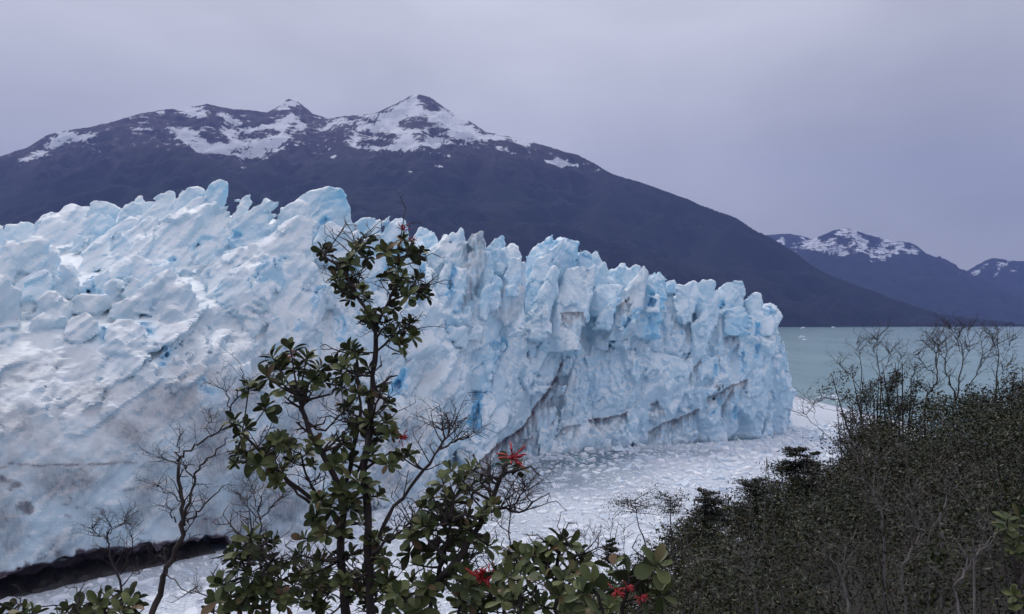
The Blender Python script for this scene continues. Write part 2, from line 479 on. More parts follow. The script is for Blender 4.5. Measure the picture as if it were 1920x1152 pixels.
SINFO = []
def add_serac(i, poly, d, th, bl, di, tilt):
    pp = np.array(poly)
    d = d + 0.3 * th
    cx, cy = (pp.min(0) + pp.max(0)) / 2
    c = P(cx, cy, d)
    ax = np.array([c[0], c[1], 0.0]); ax /= np.linalg.norm(ax)          # looks away from the viewer
    ux = np.array([ax[1], -ax[0], 0.0])                                   # to the right
    W = []
    for x, y in pp:                                                       # the outline stands on the plane through c
        r = np.array([(x - 960) / F, 1.0, -(y - HY) / F])
        e = np.array([0, 0, H])
        k = ((c - e) @ ax) / (r @ ax)
        q = e + r * k - c
        W.append((q @ ux, q[2]))
    W = np.array(W)
    g = np.random.default_rng(100 + i)
    planes = []
    for a, b in ((g.uniform(-1.3, -.6), g.uniform(-.1, .5)), (g.uniform(.3, 1.2), g.uniform(-.2, .3)), (g.uniform(-.6, .6), g.uniform(.5, 1.0)), (g.uniform(-.5, .5), g.uniform(-.1, .2))):   # left, right, upper and front facets of the near side
        n = np.array([math.sin(a) * 0.8, -1.0, b * 0.7]); n /= np.linalg.norm(n)
        planes.append((n, (W[:, 0] * n[0] + W[:, 1] * n[2]).max() + g.uniform(-0.02, 0.12) * th))
    ext = max(np.ptp(W[:, 0]), np.ptp(W[:, 1])) / 2
    SINFO.append(dict(c=c, ax=ax, ux=ux, W=W, th=th, tilt=tilt, planes=planes, blue=bl, dirt=di, R=math.hypot(ext * 1.3, th) + 2, ext=ext))

for i_, q_ in enumerate(SERACS):
    add_serac(i_, *q_)

def poly_sd(u, v, W):
    n = len(W)
    d = np.full(u.shape, 1e9, np.float32)
    s = np.ones(u.shape, bool)
    ins = np.zeros(u.shape, bool)
    for i in range(n):
        a = W[i]; b = W[(i + 1) % n]
        ex, ey = b - a
        wx = u - a[0]; wy = v - a[1]
        t = np.clip((wx * ex + wy * ey) / (ex * ex + ey * ey + 1e-9), 0, 1)
        d = np.minimum(d, (wx - ex * t) ** 2 + (wy - ey * t) ** 2)
        c1 = (a[1] <= v) & (b[1] > v); c2 = (a[1] > v) & (b[1] <= v)
        cr = ex * wy - ey * wx
        ins ^= (c1 & (cr > 0)) | (c2 & (cr < 0))
    d = np.sqrt(d)
    return np.where(ins, -d, d)

def smax(a, b, k):
    h = np.clip(0.5 + 0.5 * (a - b) / k, 0, 1)
    return b + (a - b) * h + k * h * (1 - h)

def serac_sd(p, S_):
    q = p - S_['c'].astype(np.float32)
    u = q @ S_['ux'].astype(np.float32)
    y = q @ S_['ax'].astype(np.float32)
    v = q[:, 2]
    W = S_['W']
    hgt = np.ptp(W[:, 1])
    d2 = poly_sd(u, v, W)
    for k in (0.25, 0.55, 0.9):                     # the foot runs on down into the mass of the ice
        d2 = np.minimum(d2, poly_sd(u * (1 - 0.12 * k) + 0.25 * k * hgt, v + k * hgt, W))
    th = S_['th'] / 2
    yf = y - v * S_['tilt']
    front = -yf - th
    back = y - th - 2
    r = smax(d2 + 0.16 * np.abs(y), np.maximum(front * 0.9, back), min(0.4, S_['ext'] * 0.1))
    for n, o in S_['planes']:
        r = smax(r, n[0] * u + n[1] * yf + n[2] * v - o, 0.12)
    return r

# long axis of the fractured pieces leans up to the right, as the strata do
def lean_coords(s, t, z):
    a = np.radians(44 + 27 * sm(s, 100, 190))               # steeper towards the right
    s1, z1 = s - 145, z - 45
    p1 = s1 * np.cos(a) + z1 * np.sin(a) + 200
    p2 = -s1 * np.sin(a) + z1 * np.cos(a) + 200
    return np.stack([p1 * 0.55, p2 * 1.15, t * 0.8], -1).astype(np.float32)

EXX = 118.0
CAVES = []        # (points, radii, blue)
def body_sd(p):
    X, Y, Z = p[:, 0], p[:, 1], p[:, 2]
    s, t = to_st(X, Y)
    wv = np.stack([s, t, Z], -1) / 21.0
    wob = fbm(wv, 2) * 3.0
    tf = front_t(s, Z + 0 * wob)
    b = (tf - t) * 0.62
    cap = np.interp(s, captab[:, 0], captab[:, 1])
    top = Z - (cap + wob * 0.8 - 1.0 - np.clip(t - tf - 25, 0, 60) * 0.12)
    b = smax(b, top * 0.85, 1.5)
    # the far corner of the front, where the ice turns away
    e = X - (np.interp(Z, [-3, 0, 14, 24, 34, 46, 54], [119, 118, 117.6, 115.5, 112.5, 111, 108]) - 0.3 * np.maximum(Y - 345, 0))
    return smax(b, e * 0.9, 4.0)

CELLS = [(17.0, 1.9), (6.6, 1.0), (2.6, 0.45)]
def part_scale():
    global PSC
    PSC = np.array([1.0] + [min(1, q['ext'] / 13) for q in SINFO], np.float32)
part_scale()
def displacement(p, prim):
    X, Y, Z = p[:, 0], p[:, 1], p[:, 2]
    s, t = to_st(X, Y)
    L = lean_coords(s, t, Z)
    L = L + 0.8 * np.stack([tri(VT, p / 9.0), tri(VT, p / 9.0 + 20), tri(VT, p / 9.0 + 40)], -1)
    low = sm(s, 110, 40) * sm(Z, 42, 22)                 # the smooth weathered wall at the left
    ps = PSC[prim]
    big = np.where(prim > 0, 0.2 * ps, 1.0) * (1 - 0.8 * low)
    mid = np.where(prim > 0, 0.2 + 0.3 * ps, 0.6 + 0.3 * sm(s, 95, 170)) * (1 - 0.75 * low)
    r = facet(L / CELLS[0][0]) * CELLS[0][1] * big
    r += facet(L / CELLS[1][0] + 3.1) * CELLS[1][1] * mid
    j = joint(L / CELLS[1][0] + 3.1)
    r += np.exp(-(j / 0.055) ** 2) * 0.75 * mid
    r += facet(L / CELLS[2][0] + 5.7) * CELLS[2][1] * mid
    r += facet(L / 1.25 + 1.9) * 0.16 * (0.3 + 0.7 * mid)
    r += fbm(p / 2.6, 3) * 0.06
    # sharp fins and furrows along the lean
    fin = tri(VT, np.stack([L[:, 0] / 9.0, L[:, 1] / 4.2, L[:, 2] / 4.6], -1) + 13)
    fin2 = tri(VT, np.stack([L[:, 0] / 4.0, L[:, 1] / 1.7, L[:, 2] / 2.2], -1) + 41)
    right_ = sm(s, 95, 170)
    up_ = np.where(prim > 0, (0.3 + 0.65 * ps) * (1.05 + 0.05 * right_), 0.55 - 0.25 * right_ + 0.3 * right_ * sm(Z, 20, 50)) * (1 - 0.7 * low)
    r += (np.abs(fin) * 2.2 - 0.7) * up_ + (np.abs(fin2) * 1.0 - 0.3) * (0.3 + 0.5 * up_) * (1 - 0.6 * low)
    # upright flutes towards the right end of the front
    fl = sm(s, 190, 250)
    r += fl * 0.9 * tri(VT, np.stack([s / 2.6, t / 4, Z / 17], -1)) * (prim == 0)
    return r

def seg_d(p, pts, rad):
    best = np.full(len(p), 1e6, np.float32)
    for k in range(len(pts) - 1):
        a, b = pts[k], pts[k + 1]
        e = b - a
        t = np.clip(((p - a) @ e) / (e @ e + 1e-9), 0, 1)
        d = np.linalg.norm(p - (a + t[:, None] * e), axis=1) - (rad[k] * (1 - t) + rad[k + 1] * t)
        best = np.minimum(best, d)
    return best

def pick(p, grp, c, R):
    q = p if grp is None else grp
    r = R if grp is None else R + 3.6
    m = (np.abs(q[:, 0] - c[0]) < r) & (np.abs(q[:, 1] - c[1]) < r) & (np.abs(q[:, 2] - c[2]) < r)
    m = np.nonzero(m)[0]
    if grp is None or len(m) == 0: return m
    n = len(p) // len(grp)
    return (m[:, None] * n + np.arange(n)[None]).reshape(-1)

def ice_sd(p, with_caves=True, grp=None):
    p = p.astype(np.float32)
    b = body_sd(p)
    prim = np.zeros(len(p), np.int16)
    for i, S_ in enumerate(SINFO):
        m = pick(p, grp, S_['c'], S_['R'])
        if len(m) == 0: continue
        q = p[m]
        qs = q + (0.15 + 0.25 * PSC[i + 1]) * np.stack([tri(VT, q / 5.0), tri(VT, q / 5.0 + 9), tri(VT, q / 5.0 + 31)], -1)
        d = serac_sd(qs, S_)
        o = b[m]
        prim[m] = np.where(d < o, i + 1, prim[m])
        h = np.clip(0.5 + 0.5 * (o - d) / 0.4, 0, 1)
        b[m] = o + (d - o) * h - 0.4 * h * (1 - h)
    near = np.abs(b) < 9
    idx = np.nonzero(near)[0]
    b[idx] += displacement(p[idx], prim[idx])
    cave = np.zeros(len(p), np.float32)
    if with_caves:
        for pts, rad, blue in CAVES:
            c = np.mean(pts, 0); R = np.abs(pts - c).max() + max(rad) + 4
            m = pick(p, grp, c, R)
            if len(m) == 0: continue
            qc = p[m]
            qc = qc + 0.9 * np.stack([tri(VT, qc / 1.6), tri(VT, qc / 1.6 + 9), tri(VT, qc / 1.6 + 31)], -1)
            d = seg_d(qc, pts, rad)
            b[m] = smax(b[m], -d, 0.35)
            cave[m] = np.maximum(cave[m], blue * sm(d, 1.6, 0.0))
    return b, prim, cave

# hollows and cracks opened into the face: (pixels, radius in metres, blue)
CAVE_PX = [
    ([(850, 498), (846, 525), (841, 552)], [.5, .7, .8], .9), ([(1198, 585), (1172, 612), (1142, 647)], [.7, 1.1, 1.2], .8),
    ([(901, 738), (894, 765), (890, 803)], [.7, 1.5, 1.6], 1.0), ([(928, 651), (942, 648), (952, 652)], [1.4, 1.9, .8], .7),
    ([(1222, 553), (1221, 574)], [1.0, 1.5], 1.0), ([(1419, 610), (1418, 626)], [1.1, 1.1], 1.0),
    ([(463, 532), (488, 510), (508, 485)], [.35, .8, .5], .55), ([(463, 543), (490, 526), (510, 510)], [.3, .4, .3], .5),
    ([(515, 500), (532, 483)], [.3, .4], .5), ([(588, 576), (592, 555), (602, 541)], [.3, .8, .6], .6),
    ([(302, 682), (312, 676), (315, 662), (308, 650)], [.5, .6, .5, .2], .8), ([(1393, 663), (1394, 680), (1393, 697)], [.5, .8, .6], .7),
    ([(1421, 645), (1418, 672)], [.4, .5], .9), ([(1341, 690), (1341, 705)], [.8, .8], .8), ([(1378, 758), (1378, 785)], [.3, .5], .9),
    ([(1350, 745), (1334, 780)], [.35, .5], .7), ([(735, 742), (748, 720), (756, 700)], [1.2, 1.6, .8], 1.0), ([(788, 520), (793, 500)], [.5, .6], .9),
    ([(563, 605), (560, 618)], [.4, .3], .6), ([(645, 600), (640, 640)], [.5, .6], .6), ([(632, 600), (626, 625)], [.4, .5], .5),
    ([(1279, 605), (1277, 625)], [.9, .5], .6), ([(1085, 640), (1078, 668), (1064, 690)], [.4, .6, .4], .5), ([(1095, 650), (1094, 680)], [.4, .3], .6),
    ([(940, 668), (927, 675)], [.4, .5], .6), ([(1227, 770), (1229, 757)], [1.0, 1.2], .2), ([(1268, 718), (1275, 708)], [.6, .9], .35),
    ([(1395, 725), (1397, 735)], [.5, .6], .5), ([(440, 446), (446, 442)], [1.0, 1.0], .8), ([(360, 470), (378, 455), (388, 447)], [.5, 1.1, .6], .5),
    ([(492, 418), (520, 397)], [.4, .6], .7), ([(195, 552), (163, 548), (172, 530)], [.5, .6, .8], .6), ([(302, 496), (312, 491), (325, 490)], [.2, .4, .4], .8),
    ([(192, 615), (194, 640)], [.5, .6], .5), ([(283, 611), (283, 632)], [.3, .4], .8), ([(262, 610), (275, 606)], [.4, .4], .8),
    ([(1350, 580), (1355, 570)], [1.2, 1.2], .8), ([(606, 420), (612, 410)], [1.0, .8], .9), ([(1000, 690), (1003, 697)], [.5, .5], .2),
    ([(1215, 640), (1212, 650)], [.5, .5], .4), ([(1373, 608), (1385, 620)], [.4, .5], .6), ([(375, 720), (382, 732), (395, 735)], [.6, .9, .7], .5),
]
g_ = np.random.default_rng(21)
for k in range(42):                       # short leaning gashes, as the strata break
    x = g_.uniform(380, 1440)
    y = g_.uniform(560, 800) if x > 620 else g_.uniform(520, 690)
    a = math.radians(g_.uniform(35, 100)); l = g_.uniform(5, 17)
    CAVE_PX.append(([(x, y), (x + l * math.cos(a), y - l * math.sin(a))], [g_.uniform(.15, .4), g_.uniform(.2, .5)], g_.uniform(.1, .45)))

def march(pxs):
    """distance at which the ray through each pixel meets the ice"""
    ds = np.arange(118, 352, 0.8)
    q = np.array(pxs, float)
    pts = np.stack([(q[:, 0, None] - 960) / F * ds, np.broadcast_to(ds, (len(q), len(ds))), H - (q[:, 1, None] - HY) / F * ds], -1)
    v = ice_sd(pts.reshape(-1, 3), False)[0].reshape(len(q), -1)
    ins = v < 0.05
    k = np.where(ins.any(1), ins.argmax(1), len(ds) - 1)
    r = ds[k].copy()
    m = (k > 0) & ins.any(1)
    v0, v1 = v[np.arange(len(q)), np.maximum(k - 1, 0)], v[np.arange(len(q)), k]
    r[m] -= 0.8 * np.clip(-v1 / np.maximum(v0 - v1, 1e-3), 0, 1)[m]
    r[~ins.any(1)] = 400
    return r

# smaller broken blocks strewn over the rising ice and at the foot of the towers
g_ = np.random.default_rng(77)
blocks = []
for x0_, x1_, y0_, y1_, n_, w0, w1 in ((0, 590, 455, 650, 46, 20, 58), (20, 560, 640, 720, 12, 16, 40), (740, 1000, 560, 650, 8, 14, 30), (1000, 1240, 555, 650, 18, 12, 30), (1230, 1440, 590, 660, 8, 12, 26), (620, 700, 470, 600, 8, 16, 34)):
    for _ in range(n_):
        blocks.append((g_.uniform(x0_, x1_), g_.uniform(y0_, y1_), g_.uniform(w0, w1)))
bd = march([(x, y) for x, y, _ in blocks])
for (x, y, w_), d_ in zip(blocks, bd):
    if d_ > 330: continue
    h_ = w_ * g_.uniform(.55, 1.15)
    m_ = 1 if g_.random() < .8 else -1
    sh = [(-.62, .5), (-.4, .05), (-.12, -.28), (.22, -.5), (.42, -.22), (.5, .5)]
    pl = [(x + m_ * w_ * (a + g_.normal(0, .07)), y + h_ * (b + g_.normal(0, .07))) for a, b in sh]
    add_serac(len(SINFO), pl, d_ - 0.45 * w_ / F * d_, w_ / F * d_ * g_.uniform(.7, 1.2), g_.uniform(0, .35), 0.0, g_.uniform(.1, .6))
part_scale()
_flat = [q for c in CAVE_PX for q in c[0]]
_dist = march(_flat)
k = 0
for pts, rad, blue in CAVE_PX:
    dd = _dist[k:k + len(pts)]; k += len(pts)
    if dd.max() > 350 or np.ptp(dd) > 25: continue
    P3 = np.array([P(x, y, z + 0.35 * r) for (x, y), z, r in zip(pts, dd, rad)])
    P4 = np.array([P(x, y, z + 1.6 * r + 1.2) for (x, y), z, r in zip(pts, dd, rad)])
    CAVES.append((P3, np.array(rad), blue))
    CAVES.append((P4, np.array(rad) * 0.8, blue))
# the undercut along the water at the left
UND = [P(x, y, 69020.0 / (y - 600)) + (0, 0, 0.3) for x, y in ((-160, 1170), (0, 1128), (150, 1095), (300, 1062), (405, 1037))]
UND = [u * (1, 1, 0) + (ET[0] * 2.5, ET[1] * 2.5, 0) for u in UND]
CAVES.append((np.array(UND), np.array([5.5, 5.2, 4.8, 4.4, 4.1]), 0.0))

def st_to_xyz(s, t, z):
    return np.stack([GO[0] + s * ES[0] + t * ET[0], GO[1] + s * ES[1] + t * ET[1], z], -1)

s0, t0, z0 = -30.0, -26.0, -2.0
BS = 8
nb = (44 * 2, 20 * 2, 13 * 2)
nx, ny, nz = [n * BS // 1 for n in nb]
nx, ny, nz = int(352 / VX), int(156 / VX), int(104 / VX)
nb = (nx // BS, ny // BS, nz // BS)
bi, bj, bk = np.meshgrid(*[np.arange(n) for n in nb], indexing='ij')
bc = np.stack([bi, bj, bk], -1).reshape(-1, 3)
ctr = (bc + 0.5) * BS * VX - 0.5 * VX
cv, _, _ = ice_sd(st_to_xyz(s0 + ctr[:, 0], t0 + ctr[:, 1], z0 + ctr[:, 2]))
# only the ice the front shows: drop what lies deep behind the crest line
SD = np.repeat(np.repeat(np.repeat(np.where(cv < 0, -5, 5).astype(np.float16).reshape(nb), BS, 0), BS, 1), BS, 2)
PR = np.zeros(SD.shape, np.uint8)
CV = np.zeros(SD.shape, np.float16)
act = np.nonzero(np.abs(cv) < 5.4)[0]
lo = np.stack(np.meshgrid(*[np.arange(BS)] * 3, indexing='ij'), -1).reshape(-1, 3)
for c0 in range(0, len(act), 1500):
    ii = (bc[act[c0:c0 + 1500]][:, None, :] * BS + lo[None]).reshape(-1, 3)
    q = ii * VX
    gc = ctr[act[c0:c0 + 1500]]
    v, pr, ca = ice_sd(st_to_xyz(s0 + q[:, 0], t0 + q[:, 1], z0 + q[:, 2]), True, st_to_xyz(s0 + gc[:, 0], t0 + gc[:, 1], z0 + gc[:, 2]))
    SD[ii[:, 0], ii[:, 1], ii[:, 2]] = np.clip(v, -5, 5)
    PR[ii[:, 0], ii[:, 1], ii[:, 2]] = pr
    CV[ii[:, 0], ii[:, 1], ii[:, 2]] = ca

def surface_nets(D):
    ins = (D < 0)
    c = np.zeros(tuple(n - 1 for n in D.shape), np.uint8)
    offs = [(a, b, d) for a in (0, 1) for b in (0, 1) for d in (0, 1)]
    sl_ = lambda o: tuple(slice(k, D.shape[i] - 1 + k) for i, k in enumerate(o))
    for o in offs: c += ins[sl_(o)]
    act = np.argwhere((c > 0) & (c < 8))
    idx = np.full(c.shape, -1, np.int32)
    idx[act[:, 0], act[:, 1], act[:, 2]] = np.arange(len(act))
    val = {o: D[act[:, 0] + o[0], act[:, 1] + o[1], act[:, 2] + o[2]].astype(np.float32) for o in offs}
    acc = np.zeros((len(act), 3), np.float32); cnt = np.zeros(len(act), np.float32)
    for a in range(3):
        for o in offs:
            if o[a]: continue
            o2 = tuple(o[i] + (i == a) for i in range(3))
            v0, v1 = val[o], val[o2]
            m = (v0 < 0) != (v1 < 0)
            t = np.where(m, v0 / np.where(m, v0 - v1, 1), 0)
            for i in range(3):
                acc[:, i] += np.where(m, o[i] + (t if i == a else 0), 0)
            cnt += m
    V = act + acc / cnt[:, None]
    faces = []
    for a in range(3):
        b, d = (a + 1) % 3, (a + 2) % 3
        lo_ = [slice(None)] * 3; hi_ = [slice(None)] * 3
        lo_[a] = slice(0, -1); hi_[a] = slice(1, None)
        ch = ins[tuple(lo_)] != ins[tuple(hi_)]
        e = np.argwhere(ch)
        e = e[(e[:, b] > 0) & (e[:, d] > 0) & (e[:, b] < D.shape[b] - 1) & (e[:, d] < D.shape[d] - 1)]
        def at(db, dd):
            q = e.copy(); q[:, b] += db; q[:, d] += dd
            return idx[q[:, 0], q[:, 1], q[:, 2]]
        f = np.stack([at(-1, -1), at(0, -1), at(0, 0), at(-1, 0)], -1)
        fl = ~ins[e[:, 0], e[:, 1], e[:, 2]]
        f[fl] = f[fl][:, ::-1]
        faces.append(f[(f >= 0).all(1)])
    return V, act, np.concatenate(faces)

V, cell, FQ = surface_nets(SD)
prim = PR[cell[:, 0], cell[:, 1], cell[:, 2]].astype(int)
cave = CV[cell[:, 0], cell[:, 1], cell[:, 2]].astype(np.float32)
del SD, PR, CV
W3 = st_to_xyz(s0 + V[:, 0] * VX, t0 + V[:, 1] * VX, z0 + V[:, 2] * VX)
# leave out the hidden far side and bottom of the block
keep = (V[:, 1] * VX + t0 < np.interp(V[:, 0] * VX + s0, [0, 60, 120, 200, 300], [126, 120, 96, 72, 62])) & (W3[:, 2] > -1.6) & (V[:, 0] * VX + s0 > -28)
FQ = FQ[keep[FQ].all(1)]
vn = np.zeros_like(W3)
a_, b_, c_, d_ = [W3[FQ[:, i]] for i in range(4)]
fn = np.cross(c_ - a_, d_ - b_)
for i in range(4): np.add.at(vn, FQ[:, i], fn)
vn /= np.linalg.norm(vn, axis=1)[:, None] + 1e-9

# stains, painted dimness and fresh ice, by place
bx, by = proj(W3)
jx = 3.0 * fbm(W3 / 2.2, 2); jy = 3.0 * fbm(W3 / 2.2 + 17, 2)
dirt = np.zeros(len(W3)); blue = np.zeros(len(W3))
sb = np.array([0.10] + [q['blue'] for q in SINFO]); sdirt = np.array([0.0] + [q['dirt'] for q in SINFO])
patch = fbm(W3 / 9.0 + 5, 3)
fall = fbm(np.stack([W3[:, 0] / 0.9, W3[:, 1] / 0.9, W3[:, 2] / 9.0], -1), 2)
blue = sb[prim] * (0.75 + 0.7 * patch) + 0.05 * np.clip(patch, 0, 1)
s_, t_ = to_st(W3[:, 0], W3[:, 1])
blue += 0.16 * sm(s_, 90, 250)
dirt = np.maximum(sdirt[prim], np.where(prim == 0, 0.045, 0.0)) * (0.75 + 0.8 * fall)
STAINS = [
    ([(865, 900), (900, 865), (935, 830), (975, 805), (1000, 770), (1025, 735), (1045, 700), (1055, 668)], 34, 1.0),
    ([(800, 965), (850, 932), (905, 880), (960, 850), (1000, 815)], 26, .75),
    ([(1105, 787), (1150, 781), (1176, 772)], 15, .9), ([(1215, 808), (1250, 790), (1290, 777), (1312, 766)], 22, .8),
    ([(1326, 745), (1350, 735), (1372, 722), (1402, 712)], 16, .8), ([(1352, 772), (1366, 740), (1376, 726)], 14, .9),
    ([(1052, 588), (1097, 584)], 22, .75), ([(1155, 574), (1182, 560)], 20, .7), ([(1356, 632), (1388, 628)], 20, .6),
    ([(820, 782), (846, 772)], 18, .6), ([(760, 806), (820, 790)], 14, .55), ([(1292, 712), (1302, 688), (1314, 672)], 16, .7),
    ([(1218, 760), (1232, 752), (1246, 775)], 22, .7), ([(1040, 818), (1058, 800), (1088, 796)], 14, .7), ([(735, 835), (790, 828), (810, 832)], 20, .4),
    ([(1345, 655), (1352, 690)], 12, .7), ([(500, 775), (560, 768)], 20, .35), ([(480, 858), (560, 852)], 16, .45), ([(330, 880), (420, 862)], 30, .35),
    ([(90, 762), (200, 766), (360, 770)], 34, .28), ([(330, 770), (395, 764)], 55, .4), ([(300, 735), (372, 700)], 20, .35), ([(-40, 790), (60, 782)], 60, .28),
    ([(490, 920), (545, 905)], 40, .5), ([(380, 975), (420, 968)], 26, .9),
]
for pts, ln, st in STAINS:
    q = np.array(pts)
    inx = (bx + jx > q[:, 0].min()) & (bx + jx < q[:, 0].max())
    yl = np.interp(bx + jx, q[:, 0], q[:, 1])
    dy = by + jy * 0.7 - yl
    L = ln * (0.35 + 0.95 * np.clip(fall + 0.45, 0, 1.2))
    v = np.where(inx & (dy > -1.5), np.exp(-np.clip(dy, 0, None) / L) * sm(dy, -1.5, 0.5), 0) * st * 1.15
    dirt = np.maximum(dirt, np.where(dy < 4 * ln, v, 0))
LINES = [([(-30, 890), (0, 879), (22, 868)], 1.6, .9), ([(20, 868), (60, 872), (110, 873), (180, 870), (260, 866)], 1.5, .85), ([(230, 919), (262, 916), (306, 905)], 1.3, .7),
         ([(355, 858), (445, 855)], 1.2, .6), ([(160, 800), (190, 803)], 1.0, .5), ([(250, 770), (300, 768), (385, 765)], 1.0, .5), ([(130, 815), (170, 818)], 1.0, .4),
         ([(0, 965), (30, 985), (45, 1005)], 1.4, .5), ([(45, 1005), (62, 1008)], 1.4, .6), ([(300, 735), (330, 718), (372, 698)], 1.2, .6), ([(270, 765), (276, 745)], 1.2, .5)]
for pts, wd, st in LINES:
    q = np.array(pts)
    inx = (bx > q[:, 0].min()) & (bx < q[:, 0].max())
    dy = by + jy * 0.4 - np.interp(bx, q[:, 0], q[:, 1])
    dirt = np.maximum(dirt, np.where(inx, np.exp(-(dy / (1.6 * wd + 0.6)) ** 2) * st, 0))
wall = sm(s_, 150, 60) * (0.25 * sm(W3[:, 2], 66, 44) + 0.75 * sm(W3[:, 2], 44, 22))
n3 = fbm(W3 / 6.0 + 31, 4); n4 = fbm(W3 / 1.8 + 3, 3)
dirt = np.maximum(dirt, wall * np.clip(0.42 + 0.45 * n3, 0.15, 0.7))  # dirt wash, with the lower left wall's dimmer skylight painted in
blot = np.zeros(len(W3))
for x, y, r, st in ((45, 950, 26, 1), (20, 915, 22, .7), (130, 965, 16, .8), (140, 945, 14, .5), (192, 961, 8, .9), (292, 975, 7, .8), (0, 970, 26, 1), (75, 1048, 16, .8), (110, 1040, 14, .8), (150, 1042, 12, .7), (55, 1060, 14, .7), (250, 957, 9, .5), (85, 965, 10, .5),
                   (1140, 655, 14, .25), (1345, 725, 12, .5), (205, 470, 0.1, 0)):
    blot = np.maximum(blot, st * np.exp(-(((bx - x) / (r * 0.8)) ** 2 + ((by - y) / r) ** 2)))
dirt = np.maximum(dirt, sm(blot + 0.75 * n4 * (blot > 0.08), 0.35, 0.85) * 0.85)
dirt = np.maximum(dirt, sm(W3[:, 2] + 1.2 * n4, 1.6, 0.2) * 0.35)
# under side of the left wall made very dark round the undercut
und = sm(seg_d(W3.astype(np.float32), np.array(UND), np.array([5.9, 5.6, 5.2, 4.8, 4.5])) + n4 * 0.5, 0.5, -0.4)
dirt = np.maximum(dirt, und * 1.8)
blue = np.clip(np.maximum(blue, 0.8 * cave), 0, 1)
dirt = np.clip(dirt * (1 - 0.85 * (cave > 0.45)), 0, 1.8)

# ice: weathered white crust, blue where it is freshly broken or bubble free, grey where rock flour is frozen in
M_ICE, nt, bs, _o = nodes_of('glacier_ice')
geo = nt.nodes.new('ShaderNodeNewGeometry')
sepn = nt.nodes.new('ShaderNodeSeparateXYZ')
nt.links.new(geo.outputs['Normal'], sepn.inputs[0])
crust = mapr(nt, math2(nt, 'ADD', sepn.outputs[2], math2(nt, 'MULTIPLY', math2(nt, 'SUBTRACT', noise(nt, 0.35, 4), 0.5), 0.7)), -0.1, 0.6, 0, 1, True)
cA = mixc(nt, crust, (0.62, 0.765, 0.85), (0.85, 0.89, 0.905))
bl = math2(nt, 'ADD', getattr_node(nt, 'blue'), math2(nt, 'MULTIPLY', math2(nt, 'SUBTRACT', noise(nt, 0.22, 5), 0.5), 0.22))
blm = mapr(nt, bl, 0.02, 1.0, 0, 1)
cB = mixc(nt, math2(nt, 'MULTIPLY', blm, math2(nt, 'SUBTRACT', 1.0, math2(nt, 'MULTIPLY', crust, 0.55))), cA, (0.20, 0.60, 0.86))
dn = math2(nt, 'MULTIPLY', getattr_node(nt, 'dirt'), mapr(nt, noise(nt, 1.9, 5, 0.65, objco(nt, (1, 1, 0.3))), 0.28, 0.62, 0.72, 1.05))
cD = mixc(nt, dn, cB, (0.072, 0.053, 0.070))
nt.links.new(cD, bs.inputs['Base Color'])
bs.inputs['Roughness'].default_value = 0.5
bs.inputs['Specular IOR Level'].default_value = 0.35
hgt = math2(nt, 'ADD', noise(nt, 2.8, 6, 0.7, objco(nt, (1, 1, 0.7))), math2(nt, 'MULTIPLY', noise(nt, 9.0, 3, 0.6), 0.25))
vor = nt.nodes.new('ShaderNodeTexVoronoi')
vor.inputs['Scale'].default_value = 1.1
wob_ = nt.nodes.new('ShaderNodeTexNoise'); wob_.inputs['Scale'].default_value = 0.9
vm_ = nt.nodes.new('ShaderNodeVectorMath'); vm_.operation = 'MULTIPLY_ADD'
vm_.inputs[1].default_value = (0.9, 0.9, 0.9)
nt.links.new(wob_.outputs['Color'], vm_.inputs[0]); nt.links.new(objco(nt, (1.0, 1.0, 0.6), (0, math.radians(40), math.radians(47))), vm_.inputs[2])
nt.links.new(vm_.outputs[0], vor.inputs['Vector'])
nt.links.new(bump(nt, math2(nt, 'ADD', hgt, math2(nt, 'MULTIPLY', vor.outputs['Distance'], 0.3)), 0.45, 0.14), bs.inputs['Normal'])

glacier = tag(empty('glacier', P(400, 1038, 157.6) * (1, 1, 0)), 'jagged blue white glacier ending in a cliff above the icy lake', 'glacier')
fp = prim[FQ]
fprim = np.where(fp[:, 0] == fp[:, 2], fp[:, 0], fp.min(1))
fprim = np.where((fp == fp[:, :1]).all(1), fp[:, 0], fprim)
for pid in range(1, len(SINFO) + 1):           # a serac is one piece: stray scraps go to the wall
    fm = np.nonzero(fprim == pid)[0]
    if len(fm) == 0: continue
    u, inv = np.unique(FQ[fm], return_inverse=True)
    inv = inv.reshape(-1, 4); lab = np.arange(len(u))
    for it in range(400):
        ml = lab[inv].min(1)
        l2 = lab.copy()
        for c in range(4): np.minimum.at(l2, inv[:, c], ml)
        l2 = l2[l2]
        if (l2 == lab).all(): break
        lab = l2
    fl_ = lab[inv[:, 0]]
    ids, cnt = np.unique(fl_, return_counts=True)
    keep_id = ids[cnt.argmax()]
    fprim[fm[fl_ != keep_id]] = 0
    if cnt.max() < 40: fprim[fm] = 0
for pid in range(len(SINFO) + 1):
    fm = np.nonzero(fprim == pid)[0]
    if len(fm) < 20: continue
    f = FQ[fm]
    u, inv = np.unique(f, return_inverse=True)
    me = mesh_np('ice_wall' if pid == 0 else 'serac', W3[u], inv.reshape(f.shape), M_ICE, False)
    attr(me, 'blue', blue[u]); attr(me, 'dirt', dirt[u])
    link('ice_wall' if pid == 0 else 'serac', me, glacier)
print('glacier faces', len(FQ))
